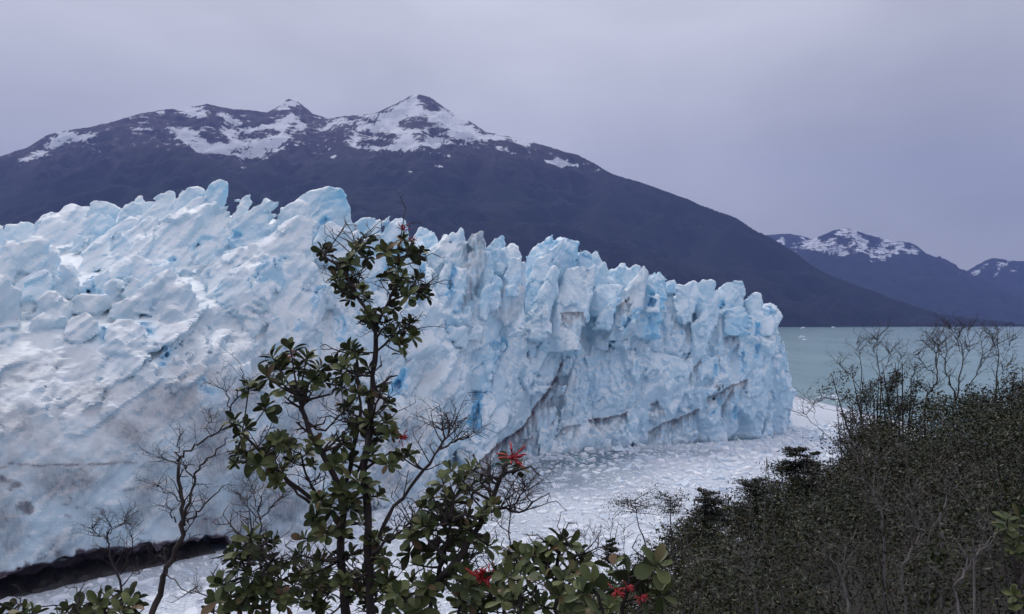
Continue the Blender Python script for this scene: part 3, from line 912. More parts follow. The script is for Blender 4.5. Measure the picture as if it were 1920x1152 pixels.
# ------------------------------------------------------------------ lake
M_WATER, nt, bs, _o = nodes_of('glacial_water')
c = mixc(nt, mapr(nt, noise(nt, 0.006, 5, 0.6, objco(nt, (1, 0.25, 1))), 0.36, 0.64), (0.165, 0.29, 0.295), (0.215, 0.345, 0.345))
nt.links.new(c, bs.inputs['Base Color'])
bs.inputs['Roughness'].default_value = 0.22
bs.inputs['IOR'].default_value = 1.33
nt.links.new(bump(nt, noise(nt, 0.7, 6, 0.62, objco(nt, (1, 1.5, 1))), 0.35, 0.25), bs.inputs['Normal'])
WX = 12800.0
lake = link('water', mesh_np('water', [(-WX, -WX, 0), (WX, -WX, 0), (WX, WX, 0), (-WX, WX, 0)], [(0, 1, 2, 3)], M_WATER))
tag(lake, kind='structure')
bed = link('lake_bed', mesh_np('lake_bed', [(-WX, -WX, -40), (WX, -WX, -40), (WX, WX, -40), (-WX, WX, -40)], [(0, 1, 2, 3)], M_WATER))
tag(bed, kind='structure')

# ------------------------------------------------------------------ ice on the lake
def brash_cover(X, Y):
    """how closely the floating ice is packed at a place on the lake"""
    s, t = to_st(X, Y)
    ft = front_t(s, np.full_like(s, 0.5))
    free = ft - t                                             # distance in front of the ice foot
    inside = sm(X, 176 - 0.03 * (Y - 400), 168 - 0.03 * (Y - 400)) * sm(Y, 492, 478)
    px, py = 960 + F * X / Y, HY + F * H / Y
    open_ = np.exp(-(((px - 1075) / 85) ** 2 + ((py - 858) / 17) ** 2)) * 0.72
    open_ += 0.55 * np.exp(-(((px - 1250) / 170) ** 2 + ((py - 850) / 13) ** 2))
    open_ += 0.35 * np.exp(-(((px - 1050) / 130) ** 2 + ((py - 900) / 28) ** 2))
    lead = 0.22 * np.clip(fbm(np.stack([X / 30, Y / 60, X * 0], -1), 3), -1, 1)
    return np.where((free > -1.0) | (s > 262), np.clip(inside * (1 - open_ + np.clip(1.5 * lead, -.3, .15)), 0, 1), 0), free

gx, gy = np.meshgrid(np.arange(-110, 190, 1.6), np.arange(60, 500, 2.0), indexing='ij')
cov, free = brash_cover(gx.ravel(), gy.ravel())
ny_ = gx.shape[1]
I = np.arange(gx.size).reshape(gx.shape)
q = np.stack([I[:-1, :-1], I[1:, :-1], I[1:, 1:], I[:-1, 1:]], -1).reshape(-1, 4)
q = q[cov[q].max(1) > 0.02]
u, inv = np.unique(q, return_inverse=True)
M_SLUSH, nt, bs, out_ = nodes_of('brash_ice_slush')
vo = nt.nodes.new('ShaderNodeTexVoronoi')
vo.feature = 'DISTANCE_TO_EDGE'
vo.inputs['Scale'].default_value = 0.9
wv = nt.nodes.new('ShaderNodeVectorMath'); wv.operation = 'ADD'
sc_ = nt.nodes.new('ShaderNodeVectorMath'); sc_.operation = 'SCALE'; sc_.inputs['Scale'].default_value = 1.2
nn = nt.nodes.new('ShaderNodeTexNoise'); nn.inputs['Scale'].default_value = 0.6
nt.links.new(nn.outputs['Color'], sc_.inputs[0])
tco = nt.nodes.new('ShaderNodeTexCoord').outputs['Object']
nt.links.new(tco, wv.inputs[0]); nt.links.new(sc_.outputs[0], wv.inputs[1])
nt.links.new(wv.outputs[0], vo.inputs['Vector'])
v2 = nt.nodes.new('ShaderNodeTexVoronoi'); v2.feature = 'DISTANCE_TO_EDGE'; v2.inputs['Scale'].default_value = 3.1
nt.links.new(wv.outputs[0], v2.inputs['Vector'])
cover = getattr_node(nt, 'cover')
gap = math2(nt, 'SUBTRACT', math2(nt, 'MULTIPLY', math2(nt, 'SUBTRACT', 1.0, cover), 0.5), 0.0)
m1 = math2(nt, 'SUBTRACT', vo.outputs['Distance'], gap)
m2 = math2(nt, 'SUBTRACT', v2.outputs['Distance'], math2(nt, 'MULTIPLY', gap, 0.8))
msk = math2(nt, 'MAXIMUM', mapr(nt, m1, 0.03, 0.10), math2(nt, 'MULTIPLY', mapr(nt, m2, 0.02, 0.12), 0.8))
tint = mixc(nt, noise(nt, 0.18, 5), (0.62, 0.66, 0.72), (0.84, 0.84, 0.85))
tint = mixc(nt, mapr(nt, noise(nt, 0.045, 4), 0.35, 0.65), (0.58, 0.63, 0.70), tint)
msk = math2(nt, 'MULTIPLY', math2(nt, 'ADD', 0.6, math2(nt, 'MULTIPLY', msk, 0.4)), mapr(nt, math2(nt, 'SUBTRACT', math2(nt, 'ADD', cover, math2(nt, 'MULTIPLY', noise(nt, 0.5, 6, 0.65), 0.9)), 0.62), 0.0, 0.55))
col = mixc(nt, msk, (0.15, 0.21, 0.26), tint)
nt.links.new(col, bs.inputs['Base Color'])
bs.inputs['Roughness'].default_value = 0.5
nt.links.new(bump(nt, math2(nt, 'ADD', msk, noise(nt, 2.5, 5)), 0.5, 0.3), bs.inputs['Normal'])
me = mesh_np('slush', np.stack([gx.ravel()[u], gy.ravel()[u], np.full(len(u), 0.02)], -1), inv.reshape(q.shape), M_SLUSH, True)
attr(me, 'cover', cov[u])
tag(link('slush', me), 'grey white slush of small ice filling the lake below the glacier', 'slush', kind='stuff')

M_FLOE, nt, bs, _o = nodes_of('floe_ice')
isl = nt.nodes.new('ShaderNodeNewGeometry')
fc = mixc(nt, isl.outputs['Random Per Island'], (0.60, 0.68, 0.77), (0.86, 0.86, 0.87))
nt.links.new(fc, bs.inputs['Base Color'])
bs.inputs['Roughness'].default_value = 0.55
nt.links.new(bump(nt, noise(nt, 3.0, 4), 0.5, 0.15), bs.inputs['Normal'])

def floe_shape(g):
    """a broken slab: ragged outline, bevelled, top not level"""
    n = int(g.integers(5, 8))
    a = np.sort((np.arange(n) + g.uniform(-.35, .35, n)) / n * 2 * math.pi)
    r = g.uniform(.62, 1.15, n)
    x, y = r * np.cos(a), r * np.sin(a) * g.uniform(.55, 1.0)
    tx, ty = g.normal(0, .10, 2)
    top = 0.22 + x * tx + y * ty + g.uniform(-.05, .1, n)
    V = [np.stack([x, y, np.full(n, -.12)], -1), np.stack([x * .86, y * .86, top], -1),
         np.array([[0, 0, 0.26 + g.uniform(0, .25)]])]
    f = []
    for i in range(n):
        j = (i + 1) % n
        f += [(i, j, n + j, n + i), (n + i, n + j, 2 * n)]
    return np.concatenate(V), f

g = np.random.default_rng(5)
cand = []
N = 110000
X = g.uniform(-100, 185, N); Y = 110 + 385 * g.random(N) ** 0.8
cv_, fr_ = brash_cover(X, Y)
px, py = 960 + F * X / Y, HY + F * H / Y
ok = (g.random(N) < cv_ ** 1.5 * 0.9 + 0.2 * (sm(X, 176, 168) > .5) * (Y < 480)) & (fr_ > 0.8) & (px > -60) & (px < 1690) & (py < 1180)
X, Y = X[ok], Y[ok]
sz = np.minimum(0.2 + 0.42 * g.pareto(2.3, len(X)), 1.9) * np.where(Y > 250, 1.2, 1.0)
order = np.argsort(-sz / Y)
X, Y, sz = X[order], Y[order], sz[order]
# keep pieces from lying in each other
cellmap = {}
keepi = []
for i in range(len(X)):
    k0 = (int(X[i] // 3), int(Y[i] // 3)); bad = False
    for a in (-1, 0, 1):
        for b in (-1, 0, 1):
            for j in cellmap.get((k0[0] + a, k0[1] + b), ()):
                if (X[i] - X[j]) ** 2 + (Y[i] - Y[j]) ** 2 < (0.62 * (sz[i] + sz[j])) ** 2: bad = True; break
            if bad: break
        if bad: break
    if not bad:
        cellmap.setdefault(k0, []).append(i); keepi.append(i)
print('floes', len(keepi))
protos = [floe_shape(g) for _ in range(24)]
pmesh = [mesh_np('ice_floe', v, f, M_FLOE) for v, f in protos]
for i in keepi[:300]:
    k = int(g.integers(24))
    o = link('ice_floe', pmesh[k])
    o.location = (X[i], Y[i], 0.02)
    o.rotation_euler = (0, 0, g.uniform(0, 6.28))
    o.scale = (sz[i], sz[i], sz[i] * g.uniform(.5, 1.0))
    tag(o, 'flat white ice floe packed among others on the lake below the glacier', 'ice floe', 'ice floes packed on the lake')
VV, FF, off = [], [], 0
for i in keepi[300:19000]:
    v, f = protos[int(g.integers(24))]
    a = g.uniform(0, 6.28)
    q = v * sz[i] * (1, 1, g.uniform(.5, 1.8))
    VV.append(np.stack([q[:, 0] * math.cos(a) - q[:, 1] * math.sin(a) + X[i], q[:, 0] * math.sin(a) + q[:, 1] * math.cos(a) + Y[i], q[:, 2] + 0.02], -1))
    FF += [tuple(x + off for x in t) for t in f]; off += len(v)
tag(link('brash_ice', mesh_np('brash_ice', np.concatenate(VV), FF, M_FLOE)), 'small broken ice strewn thickly over the lake surface', 'brash ice', kind='stuff')

# a low dark shelf along the floor of the undercut
M_SHELF, nt, bs, _o = nodes_of('shelf_dark')
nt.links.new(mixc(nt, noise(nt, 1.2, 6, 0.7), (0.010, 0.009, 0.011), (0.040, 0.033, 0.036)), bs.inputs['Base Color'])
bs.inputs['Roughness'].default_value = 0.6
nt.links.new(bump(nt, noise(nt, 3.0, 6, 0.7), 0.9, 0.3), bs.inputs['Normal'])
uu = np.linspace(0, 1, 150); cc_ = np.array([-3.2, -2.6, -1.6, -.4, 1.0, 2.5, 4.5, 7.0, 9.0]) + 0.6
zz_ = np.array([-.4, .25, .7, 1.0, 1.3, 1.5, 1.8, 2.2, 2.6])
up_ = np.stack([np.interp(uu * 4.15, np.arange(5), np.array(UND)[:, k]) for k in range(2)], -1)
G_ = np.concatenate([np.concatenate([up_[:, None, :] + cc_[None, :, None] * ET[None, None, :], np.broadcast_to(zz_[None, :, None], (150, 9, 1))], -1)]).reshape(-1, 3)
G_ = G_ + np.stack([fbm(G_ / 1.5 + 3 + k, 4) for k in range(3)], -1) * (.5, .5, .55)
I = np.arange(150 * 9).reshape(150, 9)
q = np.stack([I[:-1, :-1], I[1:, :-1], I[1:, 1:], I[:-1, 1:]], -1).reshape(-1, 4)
tag(link('dark_shelf', mesh_np('dark_shelf', G_, q, M_SHELF, False)), kind='structure')

# small bergs that have drifted off
M_BERG, nt, bs, _o = nodes_of('berg_ice')
nt.links.new(mixc(nt, noise(nt, 0.8, 4), (0.62, 0.77, 0.86), (0.86, 0.88, 0.9)), bs.inputs['Base Color'])
bs.inputs['Roughness'].default_value = 0.5
nt.links.new(bump(nt, noise(nt, 2.0, 5), 0.6, 0.4), bs.inputs['Normal'])
def berg(px, py, wpx, hpx, label, seed):
    d = F * H / (py - HY)
    c = P(px, py, d); wm = wpx / F * d; hm = hpx / F * d
    g = np.random.default_rng(seed)
    import bmesh
    bm = bmesh.new()
    bmesh.ops.create_icosphere(bm, subdivisions=4, radius=1)
    n = len(bm.verts)
    v = np.array([q.co[:] for q in bm.verts])
    r = 1 + 0.5 * facet(v / 1.7 + seed) + 0.25 * facet(v / .6 + seed)
    v = v * r[:, None] * (wm / 2, wm / 2.6, hm)
    v[:, 2] *= 0.55 + 0.5 * (0.5 + 0.5 * np.sin(v[:, 0] / wm * 9 + seed))
    fs = [tuple(q.index for q in f.verts) for f in bm.faces]
    bm.free()
    o = link('iceberg', mesh_np('iceberg', v, fs, M_BERG))
    o.location = (c[0], c[1], 0)
    tag(o, label, 'iceberg')
berg(1505, 616.5, 9, 2.6, 'tiny white iceberg far out on the lake just right of the glacier tip', 1)
berg(1562, 614.6, 5, 1.6, 'smallest white iceberg under the dark far shore in mid lake', 2)
berg(1503, 633, 11, 3.5, 'white slab of floating ice on open water beside the glacier tip', 3)
berg(1508, 637.5, 5, 2, 'small white ice chip floating just below the slab beside the glacier', 4)
berg(1556, 750, 30, 9, 'pale turquoise iceberg lump at the outer edge of the packed ice', 5)
berg(1508, 764, 16, 4, 'low turquoise ice lump among the floes right of the glacier corner', 6)
berg(1528, 822, 46, 10, 'clear turquoise ice block among white floes near the right thicket', 7)
berg(1163, 846, 24, 8, 'pale wedge of ice floating at the foot of the glacier wall', 8)

# ------------------------------------------------------------------ mountains
def ridge_pts(lst): return np.array([P(x, y, d) for x, y, d in lst])
M1 = [ridge_pts([(-420, 470, 7600), (-260, 400, 7600), (-140, 345, 7600), (-60, 318, 7600), (0, 294, 7600), (60, 268, 7600), (100, 250, 7600), (150, 240, 7600), (200, 228, 7600), (260, 213, 7700), (330, 203, 7800),
                  (390, 194, 7900), (440, 205, 8000), (500, 212, 8200), (522, 197, 8300), (540, 185, 8300), (556, 187, 8300), (568, 206, 8300), (590, 212, 8200), (620, 222, 8200), (690, 215, 8100), (715, 203, 8050), (740, 191, 8000), (765, 180, 8000), (785, 177, 8000), (800, 182, 7950),
                  (830, 200, 7900), (880, 225, 7800), (912, 248, 7700), (960, 256, 7600), (1000, 267, 7500), (1080, 290, 7400), (1150, 322, 7200), (1200, 345, 7100), (1290, 375, 6900), (1380, 410, 6700),
                  (1450, 450, 6500), (1530, 500, 6250), (1650, 555, 5950), (1750, 588, 5750), (1900, 608, 5500), (1990, 614, 5400)]),
      ridge_pts([(200, 228, 7600), (240, 238, 7300), (300, 262, 6900), (360, 285, 6500), (410, 312, 6200), (440, 335, 6000), (455, 360, 5800)]),
      ridge_pts([(60, 268, 7600), (40, 330, 6800), (20, 390, 6200)]),
      ridge_pts([(620, 222, 8200), (590, 236, 7800), (560, 253, 7500), (520, 283, 7100), (480, 308, 6700), (450, 330, 6400), (425, 360, 6100)]),
      ridge_pts([(620, 222, 8200), (655, 238, 7500), (650, 285, 6900), (640, 330, 6400), (640, 380, 6000)]),
      ridge_pts([(1000, 267, 7500), (960, 259, 7400), (925, 253, 7250), (880, 270, 6950), (840, 296, 6650), (800, 320, 6350), (760, 345, 6100), (730, 390, 5850)]),
      ridge_pts([(925, 253, 7250), (930, 330, 6500), (940, 400, 6000)]),
      ridge_pts([(1150, 322, 7200), (1120, 390, 6500), (1110, 450, 6000)]),
      ridge_pts([(1380, 410, 6700), (1330, 470, 6200), (1320, 530, 5800)]),
      ridge_pts([(785, 177, 8000), (780, 215, 7700), (770, 250, 7450), (760, 270, 7200)]),
      ridge_pts([(540, 185, 8300), (545, 225, 8000), (530, 250, 7800)])]
M2 = [ridge_pts([(1380, 520, 11400), (1440, 490, 11200), (1490, 468, 11000), (1520, 447, 11000), (1560, 432, 11000), (1590, 428, 11000), (1625, 437, 11000), (1680, 450, 10900), (1702, 455, 10900), (1720, 468, 10700), (1745, 477, 10600), (1775, 497, 10400), (1800, 513, 10200), (1850, 535, 9900), (1900, 556, 9600), (1970, 585, 9200), (2080, 612, 8600)]),
      ridge_pts([(1590, 428, 11000), (1615, 465, 10400), (1650, 500, 9900), (1660, 530, 9500)]), ridge_pts([(1702, 455, 10900), (1690, 490, 10300), (1700, 530, 9700)]), ridge_pts([(1520, 447, 11000), (1510, 490, 10300), (1530, 530, 9700)])]
M3 = [ridge_pts([(1400, 500, 12600), (1440, 441, 12400), (1462, 439, 12400), (1480, 438, 12400), (1512, 446, 12400), (1560, 500, 12200)]),
      ridge_pts([(1750, 545, 12000), (1800, 516, 11900), (1830, 496, 11800), (1862, 483, 11700), (1895, 488, 11700), (1940, 492, 11700), (2020, 500, 11700), (2120, 540, 11500)]), ridge_pts([(1862, 483, 11700), (1890, 520, 11200), (1910, 550, 10800)])]

def terrain(ridges, x0, x1, y0, y1, st, slope):
    gx, gy = np.meshgrid(np.arange(x0, x1, st), np.arange(y0, y1, st), indexing='ij')
    x, y = gx.ravel(), gy.ravel()
    p3 = np.stack([x, y, x * 0], -1)
    wx = x + 60 * fbm(p3 / 420, 3); wy = y + 60 * fbm(p3 / 420 + 7, 3)
    h = np.full(len(x), -500.0); dist = np.full(len(x), 9e9)
    for R in ridges:
        for a, b in zip(R[:-1], R[1:]):
            e = b[:2] - a[:2]
            t = np.clip(((wx - a[0]) * e[0] + (wy - a[1]) * e[1]) / (e @ e), 0, 1)
            d = np.hypot(wx - a[0] - t * e[0], wy - a[1] - t * e[1])
            z = a[2] + t * (b[2] - a[2])
            v = z - slope * d * (1 + 0.00009 * (900 - d))
            h = np.maximum(h, v); dist = np.minimum(dist, d)
    amp = sm(dist, 0, 250)
    rid = 1 - 2 * np.abs(fbm(p3 / 330 + 3, 4))
    h = h + amp * 85 * (rid - 0.5) + 10 * fbm(p3 / 90, 3) * (0.3 + 0.7 * amp) - 14 * amp * (1 - np.abs(fbm(p3 / np.array([55, 160, 1]), 3)))
    h -= 0.6 * np.clip(5330 - y, 0, 900)
    V = np.stack([x, y, np.maximum(h, -25)], -1)
    I = np.arange(gx.size).reshape(gx.shape)
    q = np.stack([I[:-1, :-1], I[1:, :-1], I[1:, 1:], I[:-1, 1:]], -1).reshape(-1, 4)
    q = q[V[q, 2].max(1) > -24.5]
    u, inv = np.unique(q, return_inverse=True)
    return V[u], inv.reshape(q.shape)

def in_poly(x, y, poly):
    r = np.zeros(len(x), bool)
    n = len(poly)
    for i in range(n):
        (ax, ay), (bx_, by_) = poly[i], poly[(i + 1) % n]
        c = (ay > y) != (by_ > y)
        r ^= c & (x < (bx_ - ax) * (y - ay) / (by_ - ay + 1e-12) + ax)
    return r

L2 = lambda pts: [(x / 2, 140 + y / 2) for x, y in pts]
R3 = lambda pts: [(660 + x / 3, 150 + y / 3) for x, y in pts]
Q3 = lambda pts: [(1280 + x / 3, 380 + y / 3) for x, y in pts]
SNOW = [L2([(165, 280), (200, 240), (250, 210), (290, 215), (260, 240), (300, 225), (360, 220), (350, 235), (270, 255), (200, 275)]),
        L2([(70, 345), (90, 300), (140, 285), (190, 288), (200, 300), (130, 305), (100, 330)]), L2([(650, 135), (690, 122), (740, 118), (780, 128), (770, 155), (720, 160), (700, 145)]),
        L2([(630, 195), (700, 200), (760, 205), (900, 205), (1000, 195), (1060, 170), (1080, 135), (1120, 165), (1150, 190), (1100, 225), (1060, 280), (1000, 315), (930, 322), (860, 305), (800, 292), (740, 292), (690, 262), (650, 225)]),
        L2([(800, 150), (850, 142), (905, 185), (870, 192), (825, 172)]), L2([(1030, 130), (1060, 105), (1100, 88), (1130, 110), (1090, 125), (1060, 132)]), L2([(560, 140), (620, 128), (600, 150)]),
        L2([(1345, 160), (1450, 135), (1500, 102), (1560, 73), (1590, 85), (1640, 120), (1700, 140), (1760, 165), (1800, 205), (1830, 225), (1960, 240), (1850, 246), (1790, 252), (1720, 270), (1660, 290), (1600, 270), (1540, 282), (1420, 288), (1340, 278), (1305, 250), (1330, 228), (1330, 195)]),
        L2([(1230, 180), (1300, 165), (1330, 178), (1260, 190), (1215, 215), (1200, 215)]), L2([(1845, 275), (1880, 263), (1925, 292), (1890, 285)]), L2([(895, 335), (908, 330), (925, 345), (900, 347)]), L2([(495, 250), (512, 250), (505, 272)]),
        L2([(580, 283), (615, 300), (610, 303)]), L2([(1590, 290), (1690, 300), (1680, 310)]), L2([(1210, 270), (1240, 268), (1225, 280)]), L2([(480, 195), (560, 200), (555, 208), (490, 205)]), L2([(1225, 318), (1250, 298), (1240, 318)]),
        R3([(830, 318), (930, 318), (1020, 358), (980, 372), (900, 345)]), R3([(765, 378), (840, 368), (938, 426), (890, 410), (830, 390)]), R3([(1065, 452), (1140, 438), (1190, 458), (1260, 472), (1292, 500), (1240, 492), (1150, 480)]),
        R3([(438, 502), (470, 483), (518, 477), (460, 503)]), R3([(300, 513), (362, 510), (358, 530), (310, 525)]), R3([(425, 400), (480, 405), (552, 430), (540, 436), (470, 418)]), R3([(1175, 405), (1200, 415), (1180, 418)]), R3([(1350, 480), (1395, 495), (1370, 495)]), R3([(1265, 452), (1310, 472), (1290, 470)]), R3([(985, 410), (1004, 420), (990, 420)]),
        Q3([(525, 215), (555, 195), (590, 205), (580, 230), (540, 232)]), Q3([(590, 245), (640, 232), (665, 240), (625, 268)]), Q3([(650, 210), (690, 203), (705, 212), (670, 230)]),
        Q3([(640, 265), (720, 205), (760, 190), (830, 195), (870, 150), (920, 138), (990, 160), (1010, 200), (1060, 220), (1150, 195), (1230, 215), (1330, 265), (1345, 300), (1290, 300), (1240, 270), (1210, 300), (1110, 330), (1060, 330), (1030, 290), (960, 285), (890, 300), (830, 295), (760, 262)]),
        Q3([(1600, 405), (1660, 372), (1720, 335), (1735, 340), (1680, 385), (1640, 420)]), Q3([(1730, 415), (1790, 345), (1820, 315), (1850, 320), (1845, 350), (1800, 370), (1760, 405)]), Q3([(1860, 370), (1895, 365), (1890, 388), (1865, 390)]), Q3([(1545, 400), (1590, 395), (1580, 410)])]
ROCK = [L2([(740, 210), (810, 206), (850, 230), (855, 252), (800, 258), (745, 238)]), L2([(870, 222), (960, 215), (1065, 203), (1045, 230), (960, 240), (900, 252)]), L2([(830, 285), (920, 275), (950, 285), (900, 292)]), L2([(980, 290), (1040, 275), (1030, 290), (990, 305)]), L2([(1090, 180), (1110, 175), (1100, 215), (1060, 235)]),
        L2([(1485, 180), (1530, 150), (1590, 145), (1645, 185), (1590, 205), (1540, 212), (1500, 200)]), L2([(1565, 80), (1600, 82), (1655, 135), (1615, 145), (1580, 110)]), L2([(1340, 213), (1440, 213), (1500, 225), (1470, 240), (1350, 237)]), L2([(1330, 246), (1460, 244), (1500, 258), (1430, 272), (1350, 267)]),
        L2([(1530, 225), (1600, 215), (1615, 235), (1560, 248)]), L2([(1610, 205), (1690, 198), (1675, 238), (1600, 232)]), L2([(1735, 150), (1780, 168), (1828, 218), (1800, 217), (1760, 185)]), L2([(1650, 262), (1720, 240), (1750, 250), (1700, 280), (1640, 285)]), L2([(1350, 170), (1420, 160), (1400, 190), (1350, 185)]),
        Q3([(840, 190), (910, 195), (960, 205), (930, 240), (880, 225)]), Q3([(1040, 205), (1120, 200), (1090, 240), (1060, 265), (1030, 240)]), Q3([(760, 190), (850, 160), (860, 195), (800, 225)]), Q3([(1130, 250), (1200, 240), (1180, 270)]), Q3([(1250, 225), (1300, 240), (1270, 265), (1240, 250)]), Q3([(900, 262), (960, 250), (1000, 270), (940, 280)])]

def snow_mask(V):
    px, py = proj(V)
    jx = 9 * fbm(V / 150, 4, .6); jy = 5.0 * fbm(V / 110 + 9, 4, .6) + 1.5 * fbm(V / np.array([180, 40, 60]) + 4, 2)
    x, y = px + jx, py + jy
    m = np.zeros(len(V))
    hi = np.nonzero((V[:, 2] > 600) & (py < 560))[0]
    g = np.random.default_rng(8)
    K = 10
    for k in range(K):
        xx = x[hi] + g.normal(0, 3.5, len(hi)); yy = y[hi] + g.normal(0, 2.0, len(hi))
        mm = np.zeros(len(hi))
        for q in SNOW: mm[in_poly(xx, yy, q)] = 1
        for q in ROCK: mm[in_poly(xx, yy, q)] *= 0.08
        m[hi] += mm / K
    m = m * 0.62 + 0.21 * sm(V[:, 2], 1000, 1900)
    # scattered old patches, only near the snow line
    return m

def mountain_mat(name, lo, hi):
    m, nt, bs, _o = nodes_of(name)
    tc = nt.nodes.new('ShaderNodeTexCoord').outputs['Object']
    sp = nt.nodes.new('ShaderNodeSeparateXYZ'); nt.links.new(tc, sp.inputs[0])
    zz = math2(nt, 'ADD', sp.outputs[2], math2(nt, 'MULTIPLY', math2(nt, 'SUBTRACT', noise(nt, 0.004, 5, 0.6, tc), 0.5), 520.0))
    forest = mixc(nt, mapr(nt, noise(nt, 0.03, 6, 0.7, tc), 0.35, 0.65), (0.010, 0.014, 0.017), (0.017, 0.022, 0.024))
    rock = mixc(nt, mapr(nt, noise(nt, 0.012, 7, 0.68, tc), 0.35, 0.68), (0.030, 0.027, 0.033), (0.12, 0.094, 0.102))
    c = mixc(nt, mapr(nt, zz, lo, hi), forest, rock)
    sn = math2(nt, 'ADD', getattr_node(nt, 'snow'), math2(nt, 'MULTIPLY', math2(nt, 'SUBTRACT', math2(nt, 'ADD', math2(nt, 'MULTIPLY', noise(nt, 0.018, 8, 0.8, tc), 0.55), math2(nt, 'MULTIPLY', noise(nt, 1.0, 6, 0.7, objco(nt, (0.005, 0.005, 0.024))), 0.45)), 0.5), 4.2))
    c = mixc(nt, math2(nt, 'MULTIPLY', mapr(nt, sn, 0.44, 0.58), mapr(nt, getattr_node(nt, 'snow'), 0.06, 0.16)), c, (0.80, 0.82, 0.86))
    nt.links.new(c, bs.inputs['Base Color'])
    bs.inputs['Roughness'].default_value = 0.9
    bs.inputs['Specular IOR Level'].default_value = 0.1
    h = math2(nt, 'ADD', noise(nt, 0.02, 7, 0.65, tc), math2(nt, 'MULTIPLY', noise(nt, 0.11, 3, 0.6, tc), 0.35))
    nt.links.new(bump(nt, h, 0.8, 22.0), bs.inputs['Normal'])
    return m
MM = mountain_mat('mountain_rock_and_forest', 1150, 1800)
for ridges, box, st, sl_, in ((M1, (-7400, 4300, 4500, 8900), 18.5, 0.74), (M2, (2700, 8900, 7600, 11900), 26, 0.62), (M3, (3300, 10400, 10200, 12700), 32, 0.62)):
    Vm, Fm = terrain(ridges, *box, st, sl_)
    me = mesh_np('mountain', Vm, Fm, MM, True)
    attr(me, 'snow', snow_mask(Vm))
    tag(link('mountain', me), kind='structure')
    print('mountain', len(Fm))

# ------------------------------------------------------------------ the air between
hz = bpy.data.materials.new('haze')
hz.use_nodes = True
nt = hz.node_tree
nt.nodes.clear()
ho = nt.nodes.new('ShaderNodeOutputMaterial')
pv = nt.nodes.new('ShaderNodeVolumePrincipled')
pv.inputs['Color'].default_value = (0.31, 0.43, 1.0, 1)
pv.inputs['Density'].default_value = 5.6e-5
nt.links.new(pv.outputs[0], ho.inputs['Volume'])
b_ = 13500.0
zb, zt = -42.0, 2700.0
hv = [(x, y, z) for z in (zb, zt) for x, y in ((-b_, -b_), (b_, -b_), (b_, b_), (-b_, b_))]
hf = [(0, 3, 2, 1), (4, 5, 6, 7), (0, 1, 5, 4), (1, 2, 6, 5), (2, 3, 7, 6), (3, 0, 4, 7)]
tag(link('haze', mesh_np('haze', hv, hf, hz)), kind='stuff')
# ------------------------------------------------------------------ the hillside in front
def ground_z(x, y):
    yy = np.maximum(y, 0)
    q = x / np.maximum(yy, 4.0)
    k = np.interp(q, [-.7, -.1, 0, .08, .14, .2, .28, .4, .64, 1.0], [.9, .85, .72, .42, .30, .235, .20, .137, .062, .03])
    z = H - 2.2 - k * yy - 0.9 * np.maximum(yy - 27, 0) + 0.12 * np.maximum(-y, 0)
    p = np.stack([x, y, 0 * x], -1)
    return np.maximum(z + 0.15 * fbm(p / 2.5, 3), -3.0)

M_SOIL, nt, bs, _o = nodes_of('hill_soil')
nt.links.new(mixc(nt, noise(nt, 3.0, 6, 0.65), (0.012, 0.010, 0.008), (0.035, 0.029, 0.020)), bs.inputs['Base Color'])
bs.inputs['Roughness'].default_value = 0.95
nt.links.new(bump(nt, noise(nt, 9.0, 5), 0.8, 0.1), bs.inputs['Normal'])
gx, gy = np.meshgrid(np.arange(-70, 90.1, 1.0), np.arange(-40, 84.1, 1.0), indexing='ij')
V_ = np.stack([gx.ravel(), gy.ravel(), ground_z(gx.ravel(), gy.ravel())], -1)
I = np.arange(gx.size).reshape(gx.shape)
q = np.stack([I[:-1, :-1], I[1:, :-1], I[1:, 1:], I[:-1, 1:]], -1).reshape(-1, 4)
q = q[V_[q, 2].max(1) > -2.9]
tag(link('hillside', mesh_np('hillside', V_, q, M_SOIL, True)), kind='structure')

def leaf_mat(name, a, b, c, rough=0.48, back=(0.10, 0.12, 0.07)):
    m, nt, bs, _o = nodes_of(name)
    oi = nt.nodes.new('ShaderNodeObjectInfo')
    ge = nt.nodes.new('ShaderNodeNewGeometry')
    r = math2(nt, 'FRACT', math2(nt, 'ADD', oi.outputs['Random'], ge.outputs['Random Per Island']), 0.0)
    col = mixc(nt, mapr(nt, r, 0.0, 0.75), a, b)
    col = mixc(nt, mapr(nt, r, 0.88, 0.97), col, c)
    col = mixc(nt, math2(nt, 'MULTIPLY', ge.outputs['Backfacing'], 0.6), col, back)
    nt.links.new(col, bs.inputs['Base Color'])
    bs.inputs['Roughness'].default_value = rough
    bs.inputs['Specular IOR Level'].default_value = 0.22
    return m
M_LEAF = leaf_mat('firebush_leaf', (0.046, 0.066, 0.026), (0.125, 0.145, 0.052), (0.13, 0.080, 0.040))
M_SMALL = leaf_mat('thicket_leaf', (0.011, 0.013, 0.006), (0.034, 0.034, 0.014), (0.075, 0.058, 0.030), 0.40, (0.04, 0.045, 0.025))
_nt = M_SMALL.node_tree                      # the kinds of scrub differ in their green
_b = _nt.nodes['Principled BSDF']; _src = _b.inputs['Base Color'].links[0].from_socket
_k = getattr_node(_nt, 'sort')
_m = _nt.nodes.new('ShaderNodeMix'); _m.data_type = 'RGBA'; _m.blend_type = 'MULTIPLY'; _m.inputs[0].default_value = 1.0
_cr = _nt.nodes.new('ShaderNodeValToRGB')
_cr.color_ramp.interpolation = 'CONSTANT'
for _i, (_p, _c) in enumerate(((0.0, (1.0, 1.15, .75)), (.3, (.55, .7, .6)), (.5, (1.35, 1.1, .8)), (.68, (.8, .95, .6)), (.85, (1.1, .8, .75)))):
    _e = _cr.color_ramp.elements[_i] if _i < 2 else _cr.color_ramp.elements.new(_p)
    _e.position = _p; _e.color = (*_c, 1)
